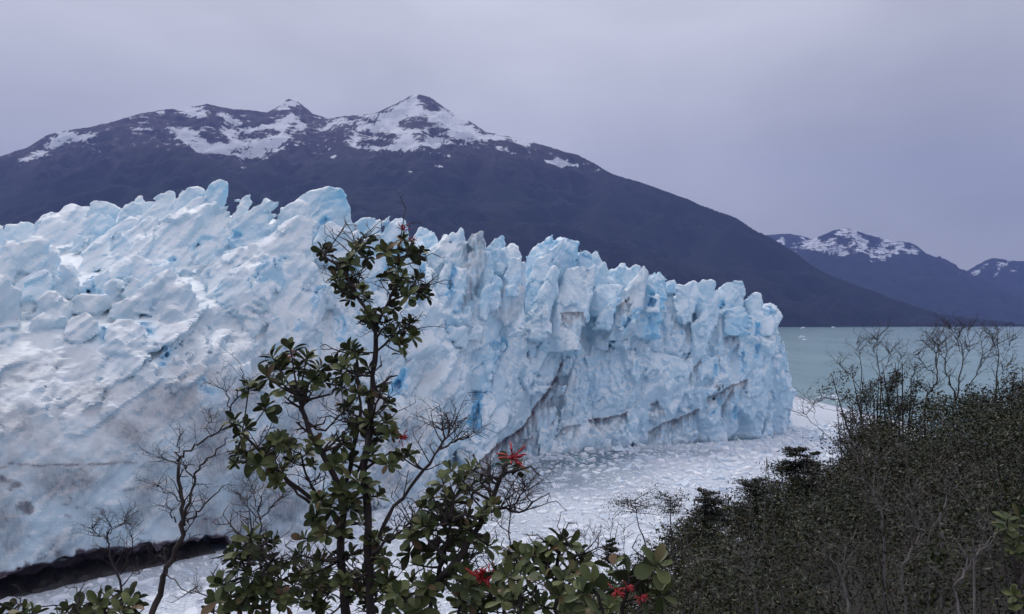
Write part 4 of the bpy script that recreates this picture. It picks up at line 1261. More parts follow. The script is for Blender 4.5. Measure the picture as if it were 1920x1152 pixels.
_nt.links.new(_k, _cr.inputs[0]); _nt.links.new(_src, _m.inputs[6]); _nt.links.new(_cr.outputs[0], _m.inputs[7]); _nt.links.new(_m.outputs[2], _b.inputs['Base Color'])
M_DARKLEAF = leaf_mat('beech_leaf', (0.014, 0.018, 0.013), (0.034, 0.038, 0.022), (0.05, 0.035, 0.024), 0.5, (0.035, 0.035, 0.025))
def bark(name, a, b):
    m, nt, bs, _o = nodes_of(name)
    nt.links.new(mixc(nt, mapr(nt, noise(nt, 18, 5, 0.7, objco(nt, (1, 1, 0.3))), 0.35, 0.65), a, b), bs.inputs['Base Color'])
    bs.inputs['Roughness'].default_value = 0.85
    nt.links.new(bump(nt, noise(nt, 60, 4, 0.6, objco(nt, (1, 1, 0.25))), 0.6, 0.006), bs.inputs['Normal'])
    return m
M_BARK = bark('dark_bark', (0.022, 0.017, 0.016), (0.085, 0.066, 0.062))
M_DEAD = bark('dead_wood', (0.05, 0.042, 0.042), (0.16, 0.14, 0.135))
M_PALE = bark('pale_twig', (0.09, 0.08, 0.075), (0.26, 0.235, 0.22))
M_RED, nt, bs, _o = nodes_of('red_petal')
nt.links.new(mixc(nt, noise(nt, 30, 3), (0.30, 0.008, 0.018), (0.50, 0.028, 0.034)), bs.inputs['Base Color'])
bs.inputs['Roughness'].default_value = 0.45

def leaf_shape(w, droop, fold, tip):
    ys = np.array([0, .10, .30, .55, .78, .93, 1.0])
    ws = np.array([.018, .05, .17, .27, .27, .16, tip]) * w
    V, f = [], []
    for y, ww in zip(ys, ws):
        z = -droop * y * y
        V += [(-ww, y, z + fold * ww), (0, y, z), (ww, y, z + fold * ww)]
    for i in range(len(ys) - 1):
        for k in (0, 1):
            a = i * 3 + k
            f.append((a, a + 1, a + 4, a + 3))
    return np.array(V), f
LEAVES = [leaf_shape(1.0, .12, .25, .03), leaf_shape(.82, .32, .45, .02), leaf_shape(1.15, .02, .15, .05), leaf_shape(.75, -.14, .55, .02), leaf_shape(.92, .5, .3, .02), leaf_shape(.65, .1, .8, .02)]
LEAFM = [mesh_np('leaf', v, f, M_LEAF, True) for v, f in LEAVES]

def unit(v):
    v = np.asarray(v, float)
    return v / (np.linalg.norm(v) + 1e-9)

def leaf_frame(d, up):
    y = unit(d); z = np.asarray(up, float) - (np.asarray(up) @ y) * y
    if np.linalg.norm(z) < 1e-3: z = np.array([0, -1, 0.2])
    z = unit(z); x = np.cross(y, z)
    return np.stack([x, y, z], 1)

def bez(a, b, bend, n=7):
    t = np.linspace(0, 1, n)[:, None]
    m = (np.asarray(a) + b) / 2 + bend
    return (1 - t) ** 2 * a + 2 * t * (1 - t) * m + t * t * b

def smooth_path(pts, n=4):
    pts = np.asarray(pts, float)
    out = []
    m = len(pts)
    for i in range(m - 1):
        p0, p1, p2, p3 = pts[max(i - 1, 0)], pts[i], pts[i + 1], pts[min(i + 2, m - 1)]
        for k in range(n):
            t = k / n
            out.append(0.5 * ((2 * p1) + (-p0 + p2) * t + (2 * p0 - 5 * p1 + 4 * p2 - p3) * t * t + (-p0 + 3 * p1 - 3 * p2 + p3) * t ** 3))
    out.append(pts[-1])
    return np.array(out)

def twiglet(acc, p, d, L, r, g, depth=2):
    n = 5 if depth > 1 else 4
    pts = [np.asarray(p, float)]; dd = unit(d)
    for i in range(n - 1):
        dd = unit(dd + g.normal(0, .11, 3) + np.array([0, 0, .03]))
        pts.append(pts[-1] + dd * L / (n - 1))
    acc.tube(pts, np.linspace(r, r * .45, n), 3)
    if depth > 0:
        for i in range(1, n):
            if g.random() < 0.75:
                side = unit(np.cross(dd, g.normal(size=3)))
                twiglet(acc, pts[i], unit(dd * .6 + side), L * g.uniform(.3, .55), r * .6, g, depth - 1)

def make_flower(parent, c, size, direction, g, n=20):
    """a loose head of narrow curled red tepals"""
    a = Acc()
    d0 = unit(direction)
    a.tube([c - d0 * size * .12, c, c + d0 * size * .06], [size * .03, size * .045, size * .02], 5)
    fl = a.build('flower', M_RED, parent)
    for i in range(n):
        b = Acc()
        d = unit(d0 * g.uniform(-.1, 1.0) + np.array([1.0, .7, .55]) * g.normal(0, .55, 3))
        L = size * g.uniform(.35, .85)
        e = c + d * L
        pts = bez(c, e, np.array([0, 0, g.uniform(-.12, .2)]) * L + g.normal(0, .05, 3) * L, 7)
        pts[-1] += g.normal(0, .06, 3) * L
        b.tube(pts, np.array([.5, .6, .65, .8, 1.15, 1.0, .4]) * size * .042, 5)
        b.build('petal', M_RED, fl)
    return fl

def firebush(label, d, stems, rosettes, seed, leaves=9, flowers=(), twigs=30, twig_len=.12, group='flowering firebushes in the foreground', name='firebush', cap=300, extra=.5):
    g = np.random.default_rng(seed)
    root = tag(empty(name, P(stems[0][0][0][0], stems[0][0][0][1], d)), label, 'shrub', group)
    samples = []
    tw = Acc()
    for i, (pts, r0, r1, off) in enumerate(stems):
        n = len(pts)
        p3 = np.array([P(x, y, d + off[0] + (off[1] - off[0]) * k / max(n - 1, 1)) for k, (x, y) in enumerate(pts)])
        if i == 0 or pts[0][1] >= 1140:                                       # runs on down into the soil
            b = p3[0]; gz = float(ground_z(np.array([b[0]]), np.array([b[1]]))[0])
            foot = np.array([[b[0] + .03, b[1], min(gz - .1, b[2] - .15)]])
        else: foot = None
        path = smooth_path(p3)
        if foot is not None: path = np.concatenate([foot, path])
        path[1:-1] += g.normal(0, .0035 * d / 3, (len(path) - 2, 3))
        a = Acc()
        rr = .58 * np.linspace(r0, r1, len(path)) / F * d * (1 + .12 * g.normal(size=len(path)))
        a.tube(path, rr, 7)
        a.build('trunk' if i == 0 else 'branch', M_BARK, root)
        samples.append(np.concatenate([path, rr[:, None]], 1))
        for _ in range(max(2, twigs // len(stems))):
            k = g.integers(len(path) // 3, len(path))
            q = path[k]
            dirn = unit(np.array([g.normal(0, 1), g.normal(0, .7), g.uniform(.1, 1.1)]))
            twiglet(tw, q, dirn, twig_len * g.uniform(.5, 1.5) * d / 3, r1 * .55 / F * d, g, 2)
    sm_ = np.concatenate(samples)
    L = []
    more = [(x + g.normal(0, .55) * sz_, y + abs(g.normal(0, .55)) * sz_, sz_ * g.uniform(.65, .9), o_ + g.normal(0, .06)) for x, y, sz_, o_ in rosettes if g.random() < extra]
    for (px, py, size, off) in list(rosettes) + more:
        size *= .9 if size < 40 else .76
        c = P(px, py, d + off)
        dist = np.linalg.norm((sm_[:, :3] - c) * (1, .6, 1), axis=1) + 0.35 * np.maximum(sm_[:, 2] - c[2] + .01, 0)
        k = int(np.argmin(dist))
        s0_ = sm_[k, :3]
        ax_ = unit(unit(c - s0_) * .7 + np.array([0, -.1, .75]) + g.normal(0, .15, 3))
        if np.linalg.norm(c - s0_) > 0.004:
            tp = bez(s0_, c, np.array([0, 0, -.12]) * np.linalg.norm(c - s0_), 6)
            tw.tube(tp, np.linspace(min(sm_[k, 3] * .6, .006 * d / 3), .0028 * d / 3, 6), 5)
        u = unit(np.cross(ax_, [.3, .5, .8])); v = np.cross(ax_, u)
        n = int(leaves * g.uniform(.8, 1.25))
        for j in range(n):
            th = j * 2.399 + g.uniform(-.3, .3)
            inc = math.radians(12 + 88 * (1 - (j / n)) ** .8 + g.uniform(-12, 12))
            dr = math.cos(inc) * ax_ + math.sin(inc) * (math.cos(th) * u + math.sin(th) * v)
            ln = size / F * d * g.uniform(.72, 1.12) * (0.7 + .3 * math.sin(inc))
            base = c - ax_ * ln * .35 * (1 - j / n)
            L.append((ln, base, leaf_frame(dr, ax_ + g.normal(0, .35, 3)), int(g.integers(6))))
    L.sort(key=lambda q: -q[0])
    for ln, base, R, k in L[:cap]:
        o = bpy.data.objects.new('leaf', LEAFM[k])
        COL.objects.link(o)
        o.parent = root
        M = Matrix.Translation(Vector(base)) @ Matrix(R.tolist()).to_4x4() @ Matrix.Diagonal((ln, ln, ln, 1))
        o.matrix_parent_inverse = Matrix.Translation(-root.location)
        o.matrix_basis = M
    if len(L) > cap:
        a = Acc()
        for ln, base, R, k in L[cap:]:
            v, f = LEAVES[k]
            a.add(base + (v * ln) @ R.T, f)
        tag(a.build('leaf_mass', M_LEAF, root), kind='stuff')
    for (px, py, size, off, dr) in flowers:
        make_flower(root, P(px, py, d + off), .8 * size / F * d, dr, g)
    if tw.n: tag(tw.build('twigs', M_BARK, root), kind='stuff')
    return root

def z3(org, k, pts): return [(org[0] + x / k, org[1] + y / k) for x, y in pts]
CS = ((380, 380), 1.492)

def ros(lst, off=.12, seed=1):
    g = np.random.default_rng(seed)
    return [(x, y, s, g.uniform(-off, off)) for x, y, s in lst]

# the tall firebush in the middle
stems = [(z3(*CS, [(470, 1152), (462, 900), (455, 750), (468, 600), (480, 450), (483, 345)]), 15, 7, (0, 0)),
         (z3(*CS, [(400, 1152), (385, 950), (395, 830), (330, 700), (285, 605), (268, 540)]), 16, 6, (.1, -.1)),
         (z3(*CS, [(483, 350), (445, 280), (400, 200), (340, 150)]), 6, 3, (0, -.06)), (z3(*CS, [(405, 210), (420, 130), (450, 95)]), 4, 2.5, (-.03, .05)),
         (z3(*CS, [(483, 345), (520, 280), (545, 200), (552, 115)]), 6, 3, (0, .06)), (z3(*CS, [(520, 280), (580, 250), (615, 235)]), 4, 2.5, (.02, -.05)), (z3(*CS, [(480, 420), (540, 372), (566, 355)]), 5, 2.5, (0, .1)),
         (z3(*CS, [(330, 850), (220, 760), (170, 700), (110, 645)]), 8, 3, (.1, -.1)), (z3(*CS, [(300, 840), (235, 780), (160, 720), (110, 730)]), 6, 3, (.1, .2)),
         (z3(*CS, [(470, 1020), (520, 880), (600, 775), (660, 690), (690, 650)]), 8, 3, (0, .15)), (z3(*CS, [(665, 690), (705, 668), (742, 652)]), 4, 2, (.1, .15)), (z3(*CS, [(688, 650), (692, 630), (690, 618)]), 3, 2, (.15, .15)), (z3(*CS, [(680, 660), (672, 640), (668, 634)]), 3, 2, (.15, .15)),
         (z3(*CS, [(390, 830), (430, 650), (440, 560), (430, 430)]), 8, 4, (.05, .12)), (z3(*CS, [(430, 760), (470, 660), (480, 590), (500, 520)]), 5, 3, (.05, -.1)),
         (z3(*CS, [(395, 900), (330, 830), (300, 780), (270, 700)]), 7, 3, (.1, .1)), (z3(*CS, [(470, 1000), (500, 960), (540, 930), (600, 880)]), 7, 3, (-.05, -.2)), (z3(*CS, [(280, 600), (330, 640), (380, 600), (400, 560)]), 4, 2, (-.05, .05))]
r1_ = [(612, 475, 30), (640, 503, 27), (604, 468, 26), (668, 468, 30), (688, 455, 30), (655, 492, 26), (690, 480, 26), (632, 520, 25),
       (730, 470, 30), (757, 447, 20), (775, 478, 27), (745, 496, 25), (722, 470, 30), (768, 470, 28), (788, 472, 26), (752, 520, 26), (733, 517, 28),
       (745, 540, 26), (765, 555, 26), (792, 545, 26), (780, 522, 26), (800, 550, 22), (660, 530, 26), (680, 545, 26), (642, 545, 24), (655, 560, 22), (668, 515, 24),
       (700, 600, 27), (715, 585, 22), (690, 590, 25), (722, 605, 24), (738, 625, 28), (760, 612, 24), (775, 630, 26), (752, 645, 26), (770, 605, 22), (690, 560, 22), (740, 575, 24),
       (510, 668, 42), (545, 655, 34), (525, 690, 42), (560, 690, 40), (530, 720, 44), (560, 735, 40), (500, 705, 42), (575, 670, 30), (585, 712, 34), (500, 762, 36),
       (628, 680, 28), (655, 655, 32), (672, 665, 30), (645, 690, 30), (665, 700, 28), (690, 690, 26), (640, 725, 28), (668, 735, 26), (612, 712, 26), (600, 690, 28), (655, 760, 28), (690, 740, 24), (715, 735, 26), (730, 755, 26), (640, 700, 28),
       (438, 790, 40), (462, 800, 32), (450, 818, 30), (520, 825, 30), (540, 835, 28), (505, 835, 28), (462, 858, 36), (445, 850, 28), (485, 870, 32), (545, 865, 28), (500, 850, 26), (520, 905, 26), (512, 885, 24), (590, 830, 26), (575, 850, 26),
       (640, 830, 36), (655, 860, 34), (630, 870, 32), (670, 800, 28), (690, 785, 28), (725, 790, 30), (735, 812, 26), (712, 815, 26), (765, 848, 28), (752, 855, 26), (730, 868, 28), (700, 850, 28), (670, 900, 30), (640, 920, 32), (620, 950, 34), (600, 935, 30), (590, 970, 32), (660, 950, 32),
       (690, 910, 28), (710, 930, 28), (680, 980, 32), (640, 990, 32), (610, 1000, 32), (570, 1010, 30), (560, 1040, 30), (600, 1050, 30), (660, 1040, 32), (700, 1010, 30), (720, 1040, 30), (690, 1080, 32), (640, 1090, 32), (590, 1100, 30), (560, 1080, 28), (730, 1090, 30), (720, 1000, 28)]
firebush('tall dark firebush in the middle whose leafy top rises against the glacier', 3.3, stems, ros(r1_, .18, 4), 11, 13,
         flowers=[(757, 432, 26, 0, (-.2, -.3, 1)), (772, 452, 20, .02, (.9, -.2, .5)), (553, 668, 26, 0, (.3, -.5, 1)), (752, 822, 30, -.05, (.7, -.5, .4)), (574, 898, 16, .1, (.2, -.6, .6))], twigs=190, twig_len=.10, extra=.22)

# the nearer one to its right, with the red flower over the water
stems = [([(772, 1152), (812, 1098), (850, 1060), (888, 1000), (915, 950), (935, 905), (950, 868)], 15, 6, (0, -.1)), ([(800, 1152), (822, 1080), (838, 1020), (842, 980)], 10, 5, (.1, -.1)),
         ([(905, 965), (940, 952), (975, 960), (1000, 940)], 7, 3, (0, .15)), ([(965, 958), (970, 935), (985, 910)], 4, 2, (.1, .1)), ([(860, 1152), (868, 1090), (880, 1040)], 8, 4, (.1, .2)), ([(842, 1050), (800, 1010), (770, 985)], 6, 3, (0, .1)), ([(868, 1020), (880, 960), (890, 900)], 5, 3, (.1, .25))]
r2_ = [(828, 968, 62), (860, 985, 58), (838, 950, 52), (880, 985, 60), (800, 985, 50), (850, 935, 40), (865, 900, 34), (830, 900, 34), (882, 880, 30), (845, 880, 32), (880, 925, 32), (810, 930, 32), (800, 950, 34), (780, 1005, 44), (765, 1035, 42), (820, 1030, 48), (855, 1050, 44), (790, 1060, 44), (835, 1085, 44), (870, 1075, 40), (770, 1090, 42), (810, 1115, 44), (860, 1120, 42),
       (925, 945, 26), (952, 870, 34), (885, 1130, 40), (740, 1110, 40)]
firebush('big leaved firebush right of the tall one with a red flower held over the water', 2.7, stems, ros(r2_, .14, 5), 12, 10,
         flowers=[(960, 858, 54, -.02, (.55, -.5, .1)), (905, 1085, 52, -.25, (.3, -.6, .4)), (915, 1075, 40, -.25, (-.6, -.5, .3))], twigs=90, twig_len=.11)
stems = [([(1040, 1152), (1042, 1100), (1045, 1050), (1050, 1015)], 8, 5, (0, 0)), ([(975, 1152), (972, 1090), (968, 1040)], 7, 4, (0, .05)), ([(1042, 1090), (1020, 1050), (1005, 1030)], 5, 3, (0, .05)), ([(1045, 1080), (1075, 1050), (1090, 1040)], 5, 3, (0, -.05))]
r3_ = [(1052, 1012, 50), (1040, 1030, 44), (1066, 1022, 48), (1022, 1030, 42), (1082, 1040, 46), (970, 1035, 42), (955, 1050, 42), (990, 1045, 40), (1010, 1060, 42), (950, 1080, 42), (985, 1080, 42), (1035, 1075, 42), (1070, 1075, 42), (930, 1070, 40), (1000, 1110, 44), (960, 1120, 44), (1050, 1115, 44), (1090, 1095, 42)]
firebush('low firebush at the bottom edge whose leaf whorl stands up against the white water', 2.3, stems, ros(r3_, .1, 6), 13, 8, twigs=24, twig_len=.1)
stems = [([(1165, 1175), (1170, 1130), (1180, 1085)], 8, 5, (0, 0)), ([(1140, 1175), (1125, 1130), (1115, 1095)], 7, 4, (0, 0)), ([(1175, 1110), (1215, 1080), (1228, 1060)], 5, 4, (0, 0))]
r4_ = [(1180, 1078, 62), (1160, 1090, 58), (1205, 1085, 58), (1230, 1058, 56), (1110, 1092, 56), (1130, 1110, 54), (1090, 1110, 50), (1150, 1060, 50), (1215, 1110, 52), (1245, 1120, 50)]
firebush('dim low firebush near the bottom right of centre with drooping red flowers', 1.9, stems, ros(r4_, .08, 7), 14, 7, flowers=[(1155, 1108, 30, -.08, (.3, -.6, -.6)), (1176, 1100, 22, -.08, (.8, -.4, -.4)), (1200, 1122, 26, -.06, (.9, -.4, -.1))], twigs=10, twig_len=.1)
stems = [([(450, 1175), (455, 1110), (465, 1060), (470, 1015)], 9, 4, (0, 0)), ([(430, 1175), (425, 1120), (418, 1090)], 7, 4, (0, .1)), ([(455, 1110), (495, 1070), (520, 1040)], 6, 3, (0, -.1)), ([(500, 1175), (510, 1120), (525, 1085)], 6, 3, (.1, .1))]
r5_ = [(470, 1005, 38), (485, 1020, 34), (450, 1030, 36), (435, 1040, 34), (470, 1045, 36), (495, 1045, 32), (440, 1065, 34), (470, 1080, 36), (415, 1095, 36), (430, 1115, 36), (460, 1110, 36), (490, 1100, 34), (405, 1125, 36), (445, 1140, 36), (510, 1075, 32), (530, 1060, 30), (520, 1110, 32), (485, 1135, 34), (400, 1150, 36), (540, 1130, 32), (500, 1010, 30)]
firebush('leafy firebush low at left between the dead sapling and the tall firebush', 3.0, stems, ros(r5_, .15, 8), 15, 9, twigs=40)
stems = [([(190, 1190), (195, 1160), (200, 1130)], 8, 5, (0, 0)), ([(160, 1190), (140, 1150)], 6, 4, (0, 0)), ([(220, 1190), (240, 1140)], 6, 4, (0, 0))]
r6_ = [(200, 1118, 46), (185, 1132, 44), (215, 1130, 44), (240, 1118, 44), (250, 1135, 40), (150, 1140, 44), (125, 1145, 42), (170, 1150, 44), (225, 1150, 44), (110, 1155, 40)]
firebush('pale green tuft of firebush leaves in the bottom left corner', 2.3, stems, ros(r6_, .08, 9), 16, 8, twigs=6)
stems = [([(30, 1190), (28, 1150)], 6, 4, (0, 0))]
firebush('small leafy tip poking up at the lower left corner edge', 2.8, stems, ros([(20, 1143, 34), (45, 1146, 32), (0, 1150, 34), (62, 1150, 30)], .06, 10), 17, 8, twigs=4)
stems = [([(1915, 1180), (1908, 1090), (1898, 1030), (1890, 990)], 6, 3, (0, 0)), ([(1908, 1100), (1930, 1060)], 4, 2, (0, 0))]
firebush('reddish leafed firebush stem at the right edge of the picture', 3.4, stems, ros([(1888, 975, 30), (1902, 985, 28), (1880, 990, 26), (1912, 965, 28), (1905, 1010, 26), (1915, 1100, 30), (1900, 1115, 26), (1920, 1130, 28)], .08, 11), 18, 8, twigs=8)

stems = [([(905, 1175), (900, 1130), (895, 1100)], 7, 4, (0, 0)), ([(1040, 1175), (1060, 1140), (1075, 1120)], 6, 4, (0, .1))]
r7_ = [(900, 1095, 34), (925, 1110, 34), (880, 1110, 34), (945, 1130, 34), (905, 1135, 34), (990, 1140, 32), (1020, 1135, 34), (1060, 1125, 34), (1090, 1120, 34), (1110, 1135, 34), (1140, 1140, 34), (1075, 1145, 34), (970, 1125, 32), (1150, 1120, 32), (860, 1140, 34)]
firebush('small leaved low firebush filling the bottom edge below the leaf whorl', 3.1, stems, ros(r7_, .15, 12), 19, 12, twigs=40)
stems = [([(700, 1175), (690, 1120), (680, 1080)], 8, 4, (0, 0)), ([(600, 1175), (590, 1110), (585, 1070)], 8, 4, (0, 0)), ([(760, 1175), (765, 1130)], 7, 4, (0, 0))]
r8_ = [(680, 1075, 30), (700, 1095, 30), (660, 1095, 30), (585, 1068, 30), (605, 1085, 30), (570, 1090, 30), (620, 1110, 30), (560, 1120, 30), (650, 1125, 30), (690, 1125, 30), (730, 1110, 30), (765, 1125, 30), (740, 1135, 30), (590, 1130, 30), (545, 1095, 28)]
firebush('low leafy firebush round the foot of the tall one in the middle', 3.5, stems, ros(r8_, .2, 13), 20, 12, twigs=70)

# ------------------------------------------------------------------ bare and dead trees
def bare_tree(name, label, cat, d, paths, seed, mat, side=9, length=.25, group=None, levels=2, leaves=0, droop=0.0):
    """paths: (pixels, radius at foot and tip in metres)"""
    g = np.random.default_rng(seed)
    c = P(*paths[0][0][0], d)
    root = tag(empty(name, c), label, cat, group)
    tw = Acc()
    tips = []
    for i, (pts, r0, r1) in enumerate(paths):
        dz = g.uniform(-.15, .15) * d / 6
        p3 = np.array([P(x, y, d + dz * k / max(len(pts) - 1, 1)) for k, (x, y) in enumerate(pts)])
        if i == 0:
            b = p3[0]; gz = float(ground_z(np.array([b[0]]), np.array([b[1]]))[0])
            foot = [[b[0], b[1], min(gz, b[2]) - .1]]
        path = smooth_path(p3)
        if i == 0: path = np.concatenate([foot, path])
        path[1:-1] += g.normal(0, .0025 * min(d, 8), (len(path) - 2, 3)) * .7
        a = Acc()
        a.tube(path, (.28 if d > 12 else .62) * np.linspace(r0, r1, len(path)), 6)
        a.build('trunk' if i == 0 else 'branch', mat, root)
        seg = np.linalg.norm(np.diff(path, axis=0), axis=1).sum()
        for _ in range(side):
            k = int(g.integers(max(1, len(path) // 3), len(path)))
            h = unit(path[k] - path[max(k - 2, 0)])
            sd_ = unit(np.array([g.choice([-1, 1]) * g.uniform(.5, 1), g.normal(0, .5), g.uniform(-.1, .5) - droop]))
            twiglet(tw, path[k], unit(h * .8 + sd_), length * g.uniform(.4, 1.2), max(r1 * .45, .0016 * d / 4), g, levels)
        tips.append(path)
    tag(tw.build('twigs', mat, root), kind='stuff')
    return root

bare_tree('dead_sapling', 'bare dark dead sapling leaning up at left in front of the dirty ice wall', 'tree', 4.6,
          [([(280, 1160), (300, 1100), (316, 1062), (342, 999), (343, 943), (335, 890), (332, 862)], .034, .012), ([(332, 866), (350, 846), (383, 826), (420, 799), (438, 780)], .013, .004),
           ([(333, 866), (333, 840), (336, 818)], .008, .003), ([(346, 985), (356, 940), (364, 897), (385, 868), (406, 846), (424, 820)], .016, .004), ([(364, 897), (352, 878), (344, 868)], .008, .003),
           ([(352, 980), (370, 960), (392, 938), (418, 911)], .011, .004), ([(334, 870), (318, 862), (298, 858)], .007, .003), ([(342, 940), (322, 930), (294, 912)], .007, .003), ([(330, 980), (318, 955), (305, 948)], .007, .003),
           ([(430, 790), (436, 760), (448, 735), (458, 712), (453, 686)], .008, .003), ([(434, 770), (424, 742), (408, 724)], .006, .003), ([(446, 745), (470, 730), (484, 722)], .006, .003), ([(396, 820), (392, 800), (396, 786)], .005, .0025), ([(310, 1075), (350, 1110), (368, 1102)], .006, .003)], 31, M_BARK, 9, .13)
bare_tree('dead_shrub', 'low twiggy dead shrub at left between the ice undercut and the dead sapling', 'shrub', 4.8,
          [([(235, 1160), (225, 1090), (205, 1040), (202, 1005), (205, 985)], .013, .005), ([(204, 1010), (185, 1000), (172, 985)], .006, .003), ([(205, 1000), (225, 985), (238, 972)], .006, .003), ([(222, 1080), (245, 1030), (248, 990)], .008, .003), ([(228, 1100), (262, 1070), (300, 1040)], .007, .003)], 32, M_BARK, 16, .12)
bare_tree('dead_shrub', 'fine twigged dead shrub beside the leafy firebush low at left of centre', 'shrub', 4.2,
          [([(498, 1160), (492, 1060), (488, 1000), (485, 960), (490, 930)], .012, .004), ([(488, 985), (465, 950), (452, 930)], .006, .003), ([(488, 975), (515, 945), (530, 925)], .006, .003), ([(486, 960), (476, 930), (474, 905)], .005, .0025)], 33, M_BARK, 18, .11)
bare_tree('dead_shrub', 'thin grey dead twigs between the two big firebushes against the floating ice', 'shrub', 3.8,
          [([(965, 1160), (960, 1080), (955, 1020), (958, 960), (962, 900)], .010, .003), ([(957, 1000), (930, 980), (922, 940)], .005, .002), ([(958, 960), (985, 930), (996, 900)], .005, .002), ([(935, 1160), (930, 1090), (915, 1040), (918, 1000)], .008, .003)], 34, M_DEAD, 14, .10)

# bare trees standing out of the thicket at the right
def fan(x, y0, tops, bend, r): return [([(x, y0), (x + (tx - x) * .12 + bend, y0 - (y0 - ty) * .35), (x + (tx - x) * .55 + bend * .6, y0 - (y0 - ty) * .68), (tx, ty)], r, r * .16) for tx, ty in tops]
bare_tree('bare_tree', 'bare crooked grey tree leaning left of the twin trunked one, against the lake', 'tree', 23, [([(1734, 800), (1736, 755), (1742, 735), (1757, 712), (1754, 680), (1758, 650), (1750, 640)], .12, .025), ([(1752, 700), (1738, 690), (1722, 668), (1712, 662)], .05, .015), ([(1756, 690), (1762, 660), (1768, 640)], .04, .012), ([(1740, 738), (1722, 715), (1714, 690)], .04, .012), ([(1757, 680), (1752, 655), (1748, 625)], .04, .01)], 41, M_BARK, 11, .5, 'bare trees above the thicket')
bare_tree('bare_tree', 'tallest bare tree with two bowed trunks rising past the far shore at right', 'tree', 24, [([(1788, 770), (1796, 735), (1798, 712), (1806, 675), (1800, 640), (1790, 618)], .11, .02), ([(1792, 750), (1780, 715), (1772, 690), (1775, 650), (1768, 616)], .09, .02), ([(1808, 735), (1830, 705), (1842, 665), (1838, 625)], .07, .015), ([(1804, 680), (1818, 650), (1812, 614)], .05, .012), ([(1775, 680), (1760, 650), (1748, 622)], .04, .012), ([(1800, 650), (1790, 630), (1782, 612)], .04, .01), ([(1806, 670), (1795, 640), (1805, 615)], .03, .01), ([(1838, 690), (1852, 668), (1862, 650)], .03, .01)], 42, M_BARK, 11, .5, 'bare trees above the thicket')
bare_tree('bare_tree', 'slim bare tree with few leaves near the right edge, reaching the far shore', 'tree', 24, [([(1866, 760), (1868, 720), (1872, 680), (1870, 640), (1872, 618)], .09, .018), ([(1870, 690), (1885, 668), (1898, 632)], .04, .01), ([(1870, 660), (1862, 640), (1858, 622)], .03, .01), ([(1869, 710), (1885, 690), (1895, 680)], .03, .01)], 43, M_BARK, 11, .45, 'bare trees above the thicket')
bare_tree('bare_tree', 'sparse bare tree at the left end of the row, over the dark leafy shrubs', 'tree', 24, [([(1632, 790), (1620, 745), (1615, 700), (1612, 665), (1606, 645)], .07, .015), ([(1650, 780), (1652, 720), (1646, 670), (1645, 632)], .07, .014), ([(1650, 715), (1664, 680), (1672, 655)], .04, .01), ([(1628, 760), (1600, 710), (1580, 690), (1570, 678)], .04, .01), ([(1646, 680), (1638, 655), (1634, 636)], .03, .01), ([(1660, 760), (1680, 700), (1690, 668)], .04, .01), ([(1690, 760), (1712, 730), (1700, 700)], .03, .01)], 44, M_BARK, 11, .5, 'bare trees above the thicket')
bare_tree('dead_branch', 'bare forked branch reaching left out of the thicket over the packed ice', 'branch', 16, [([(1590, 860), (1560, 825), (1532, 800), (1512, 780), (1500, 764), (1490, 752)], .035, .008), ([(1532, 800), (1528, 775), (1525, 755)], .015, .005), ([(1600, 790), (1570, 772), (1545, 768), (1524, 758)], .02, .006), ([(1598, 768), (1575, 752), (1560, 750)], .015, .005)], 45, M_BARK, 5, .45)
for i, (x, y0, yt, lab) in enumerate([(1098, 1050, 985, 'thin pair of dead stems nearest the leaf whorl, against the white ice'), (1120, 1045, 993, 'short dead stick standing alone between two taller dead stems'), (1148, 1050, 968, 'tall straight dead stem right of the short stick, over the ice'), (1171, 1045, 990, 'dead stem with a forked top left of the flat topped beech')]):
    bare_tree('dead_sapling', lab, 'dead sapling', 14, [([(x, y0 + 30), (x - 1, (y0 + yt) / 2), (x + 1, yt)], .03, .010), ([(x, (y0 + yt) / 2), (x - 5, (y0 + 2 * yt) / 3), (x - 8, yt + 8)], .014, .005)], 50 + i, M_BARK, 5, .25, 'dead stems before the ice', 1)
for i, (pts, d, lab) in enumerate([([(1660, 1010), (1640, 930), (1615, 880), (1600, 830)], 9, 'long pale leaning dead branch in the middle of the thicket'), ([(1765, 1020), (1768, 960), (1780, 920), (1775, 880)], 8, 'upright pale dead stem low in the thicket, right of the leaning branch'), ([(1830, 1050), (1835, 1040), (1855, 1010), (1880, 990)], 6, 'pale crooked twig near the right edge of the thicket'),
                               ([(1690, 1120), (1695, 1060), (1720, 1010), (1710, 960)], 6, 'pale dead twig at the bottom of the thicket, left of the upright stem'), ([(1590, 1140), (1580, 1090), (1560, 1050), (1500, 1020)], 7, 'pale arching twig low in the thicket at bottom centre right'), ([(1420, 1130), (1400, 1080), (1370, 1060), (1345, 1050)], 7, 'pale thin twig leaning left at the low left end of the thicket'),
                               ([(1800, 1152), (1790, 1100), (1812, 1060), (1800, 1020)], 5, 'pale dead stem rising from the bottom edge near the right corner'), ([(1740, 1000), (1700, 985), (1670, 960)], 9, 'pale dead twig lying flat across the middle of the thicket')]):
    d = d * .62
    bare_tree('dead_branch', lab, 'branch', d, [(pts, .020 * d / 8, .007 * d / 8), ([pts[1], ((pts[1][0] + pts[2][0]) / 2 + 14, pts[2][1]), (pts[2][0] + 26, pts[2][1] - 22)], .009 * d / 8, .003 * d / 8)], 60 + i, M_PALE, 9, .30 * d / 8, 'pale dead branches in the thicket')
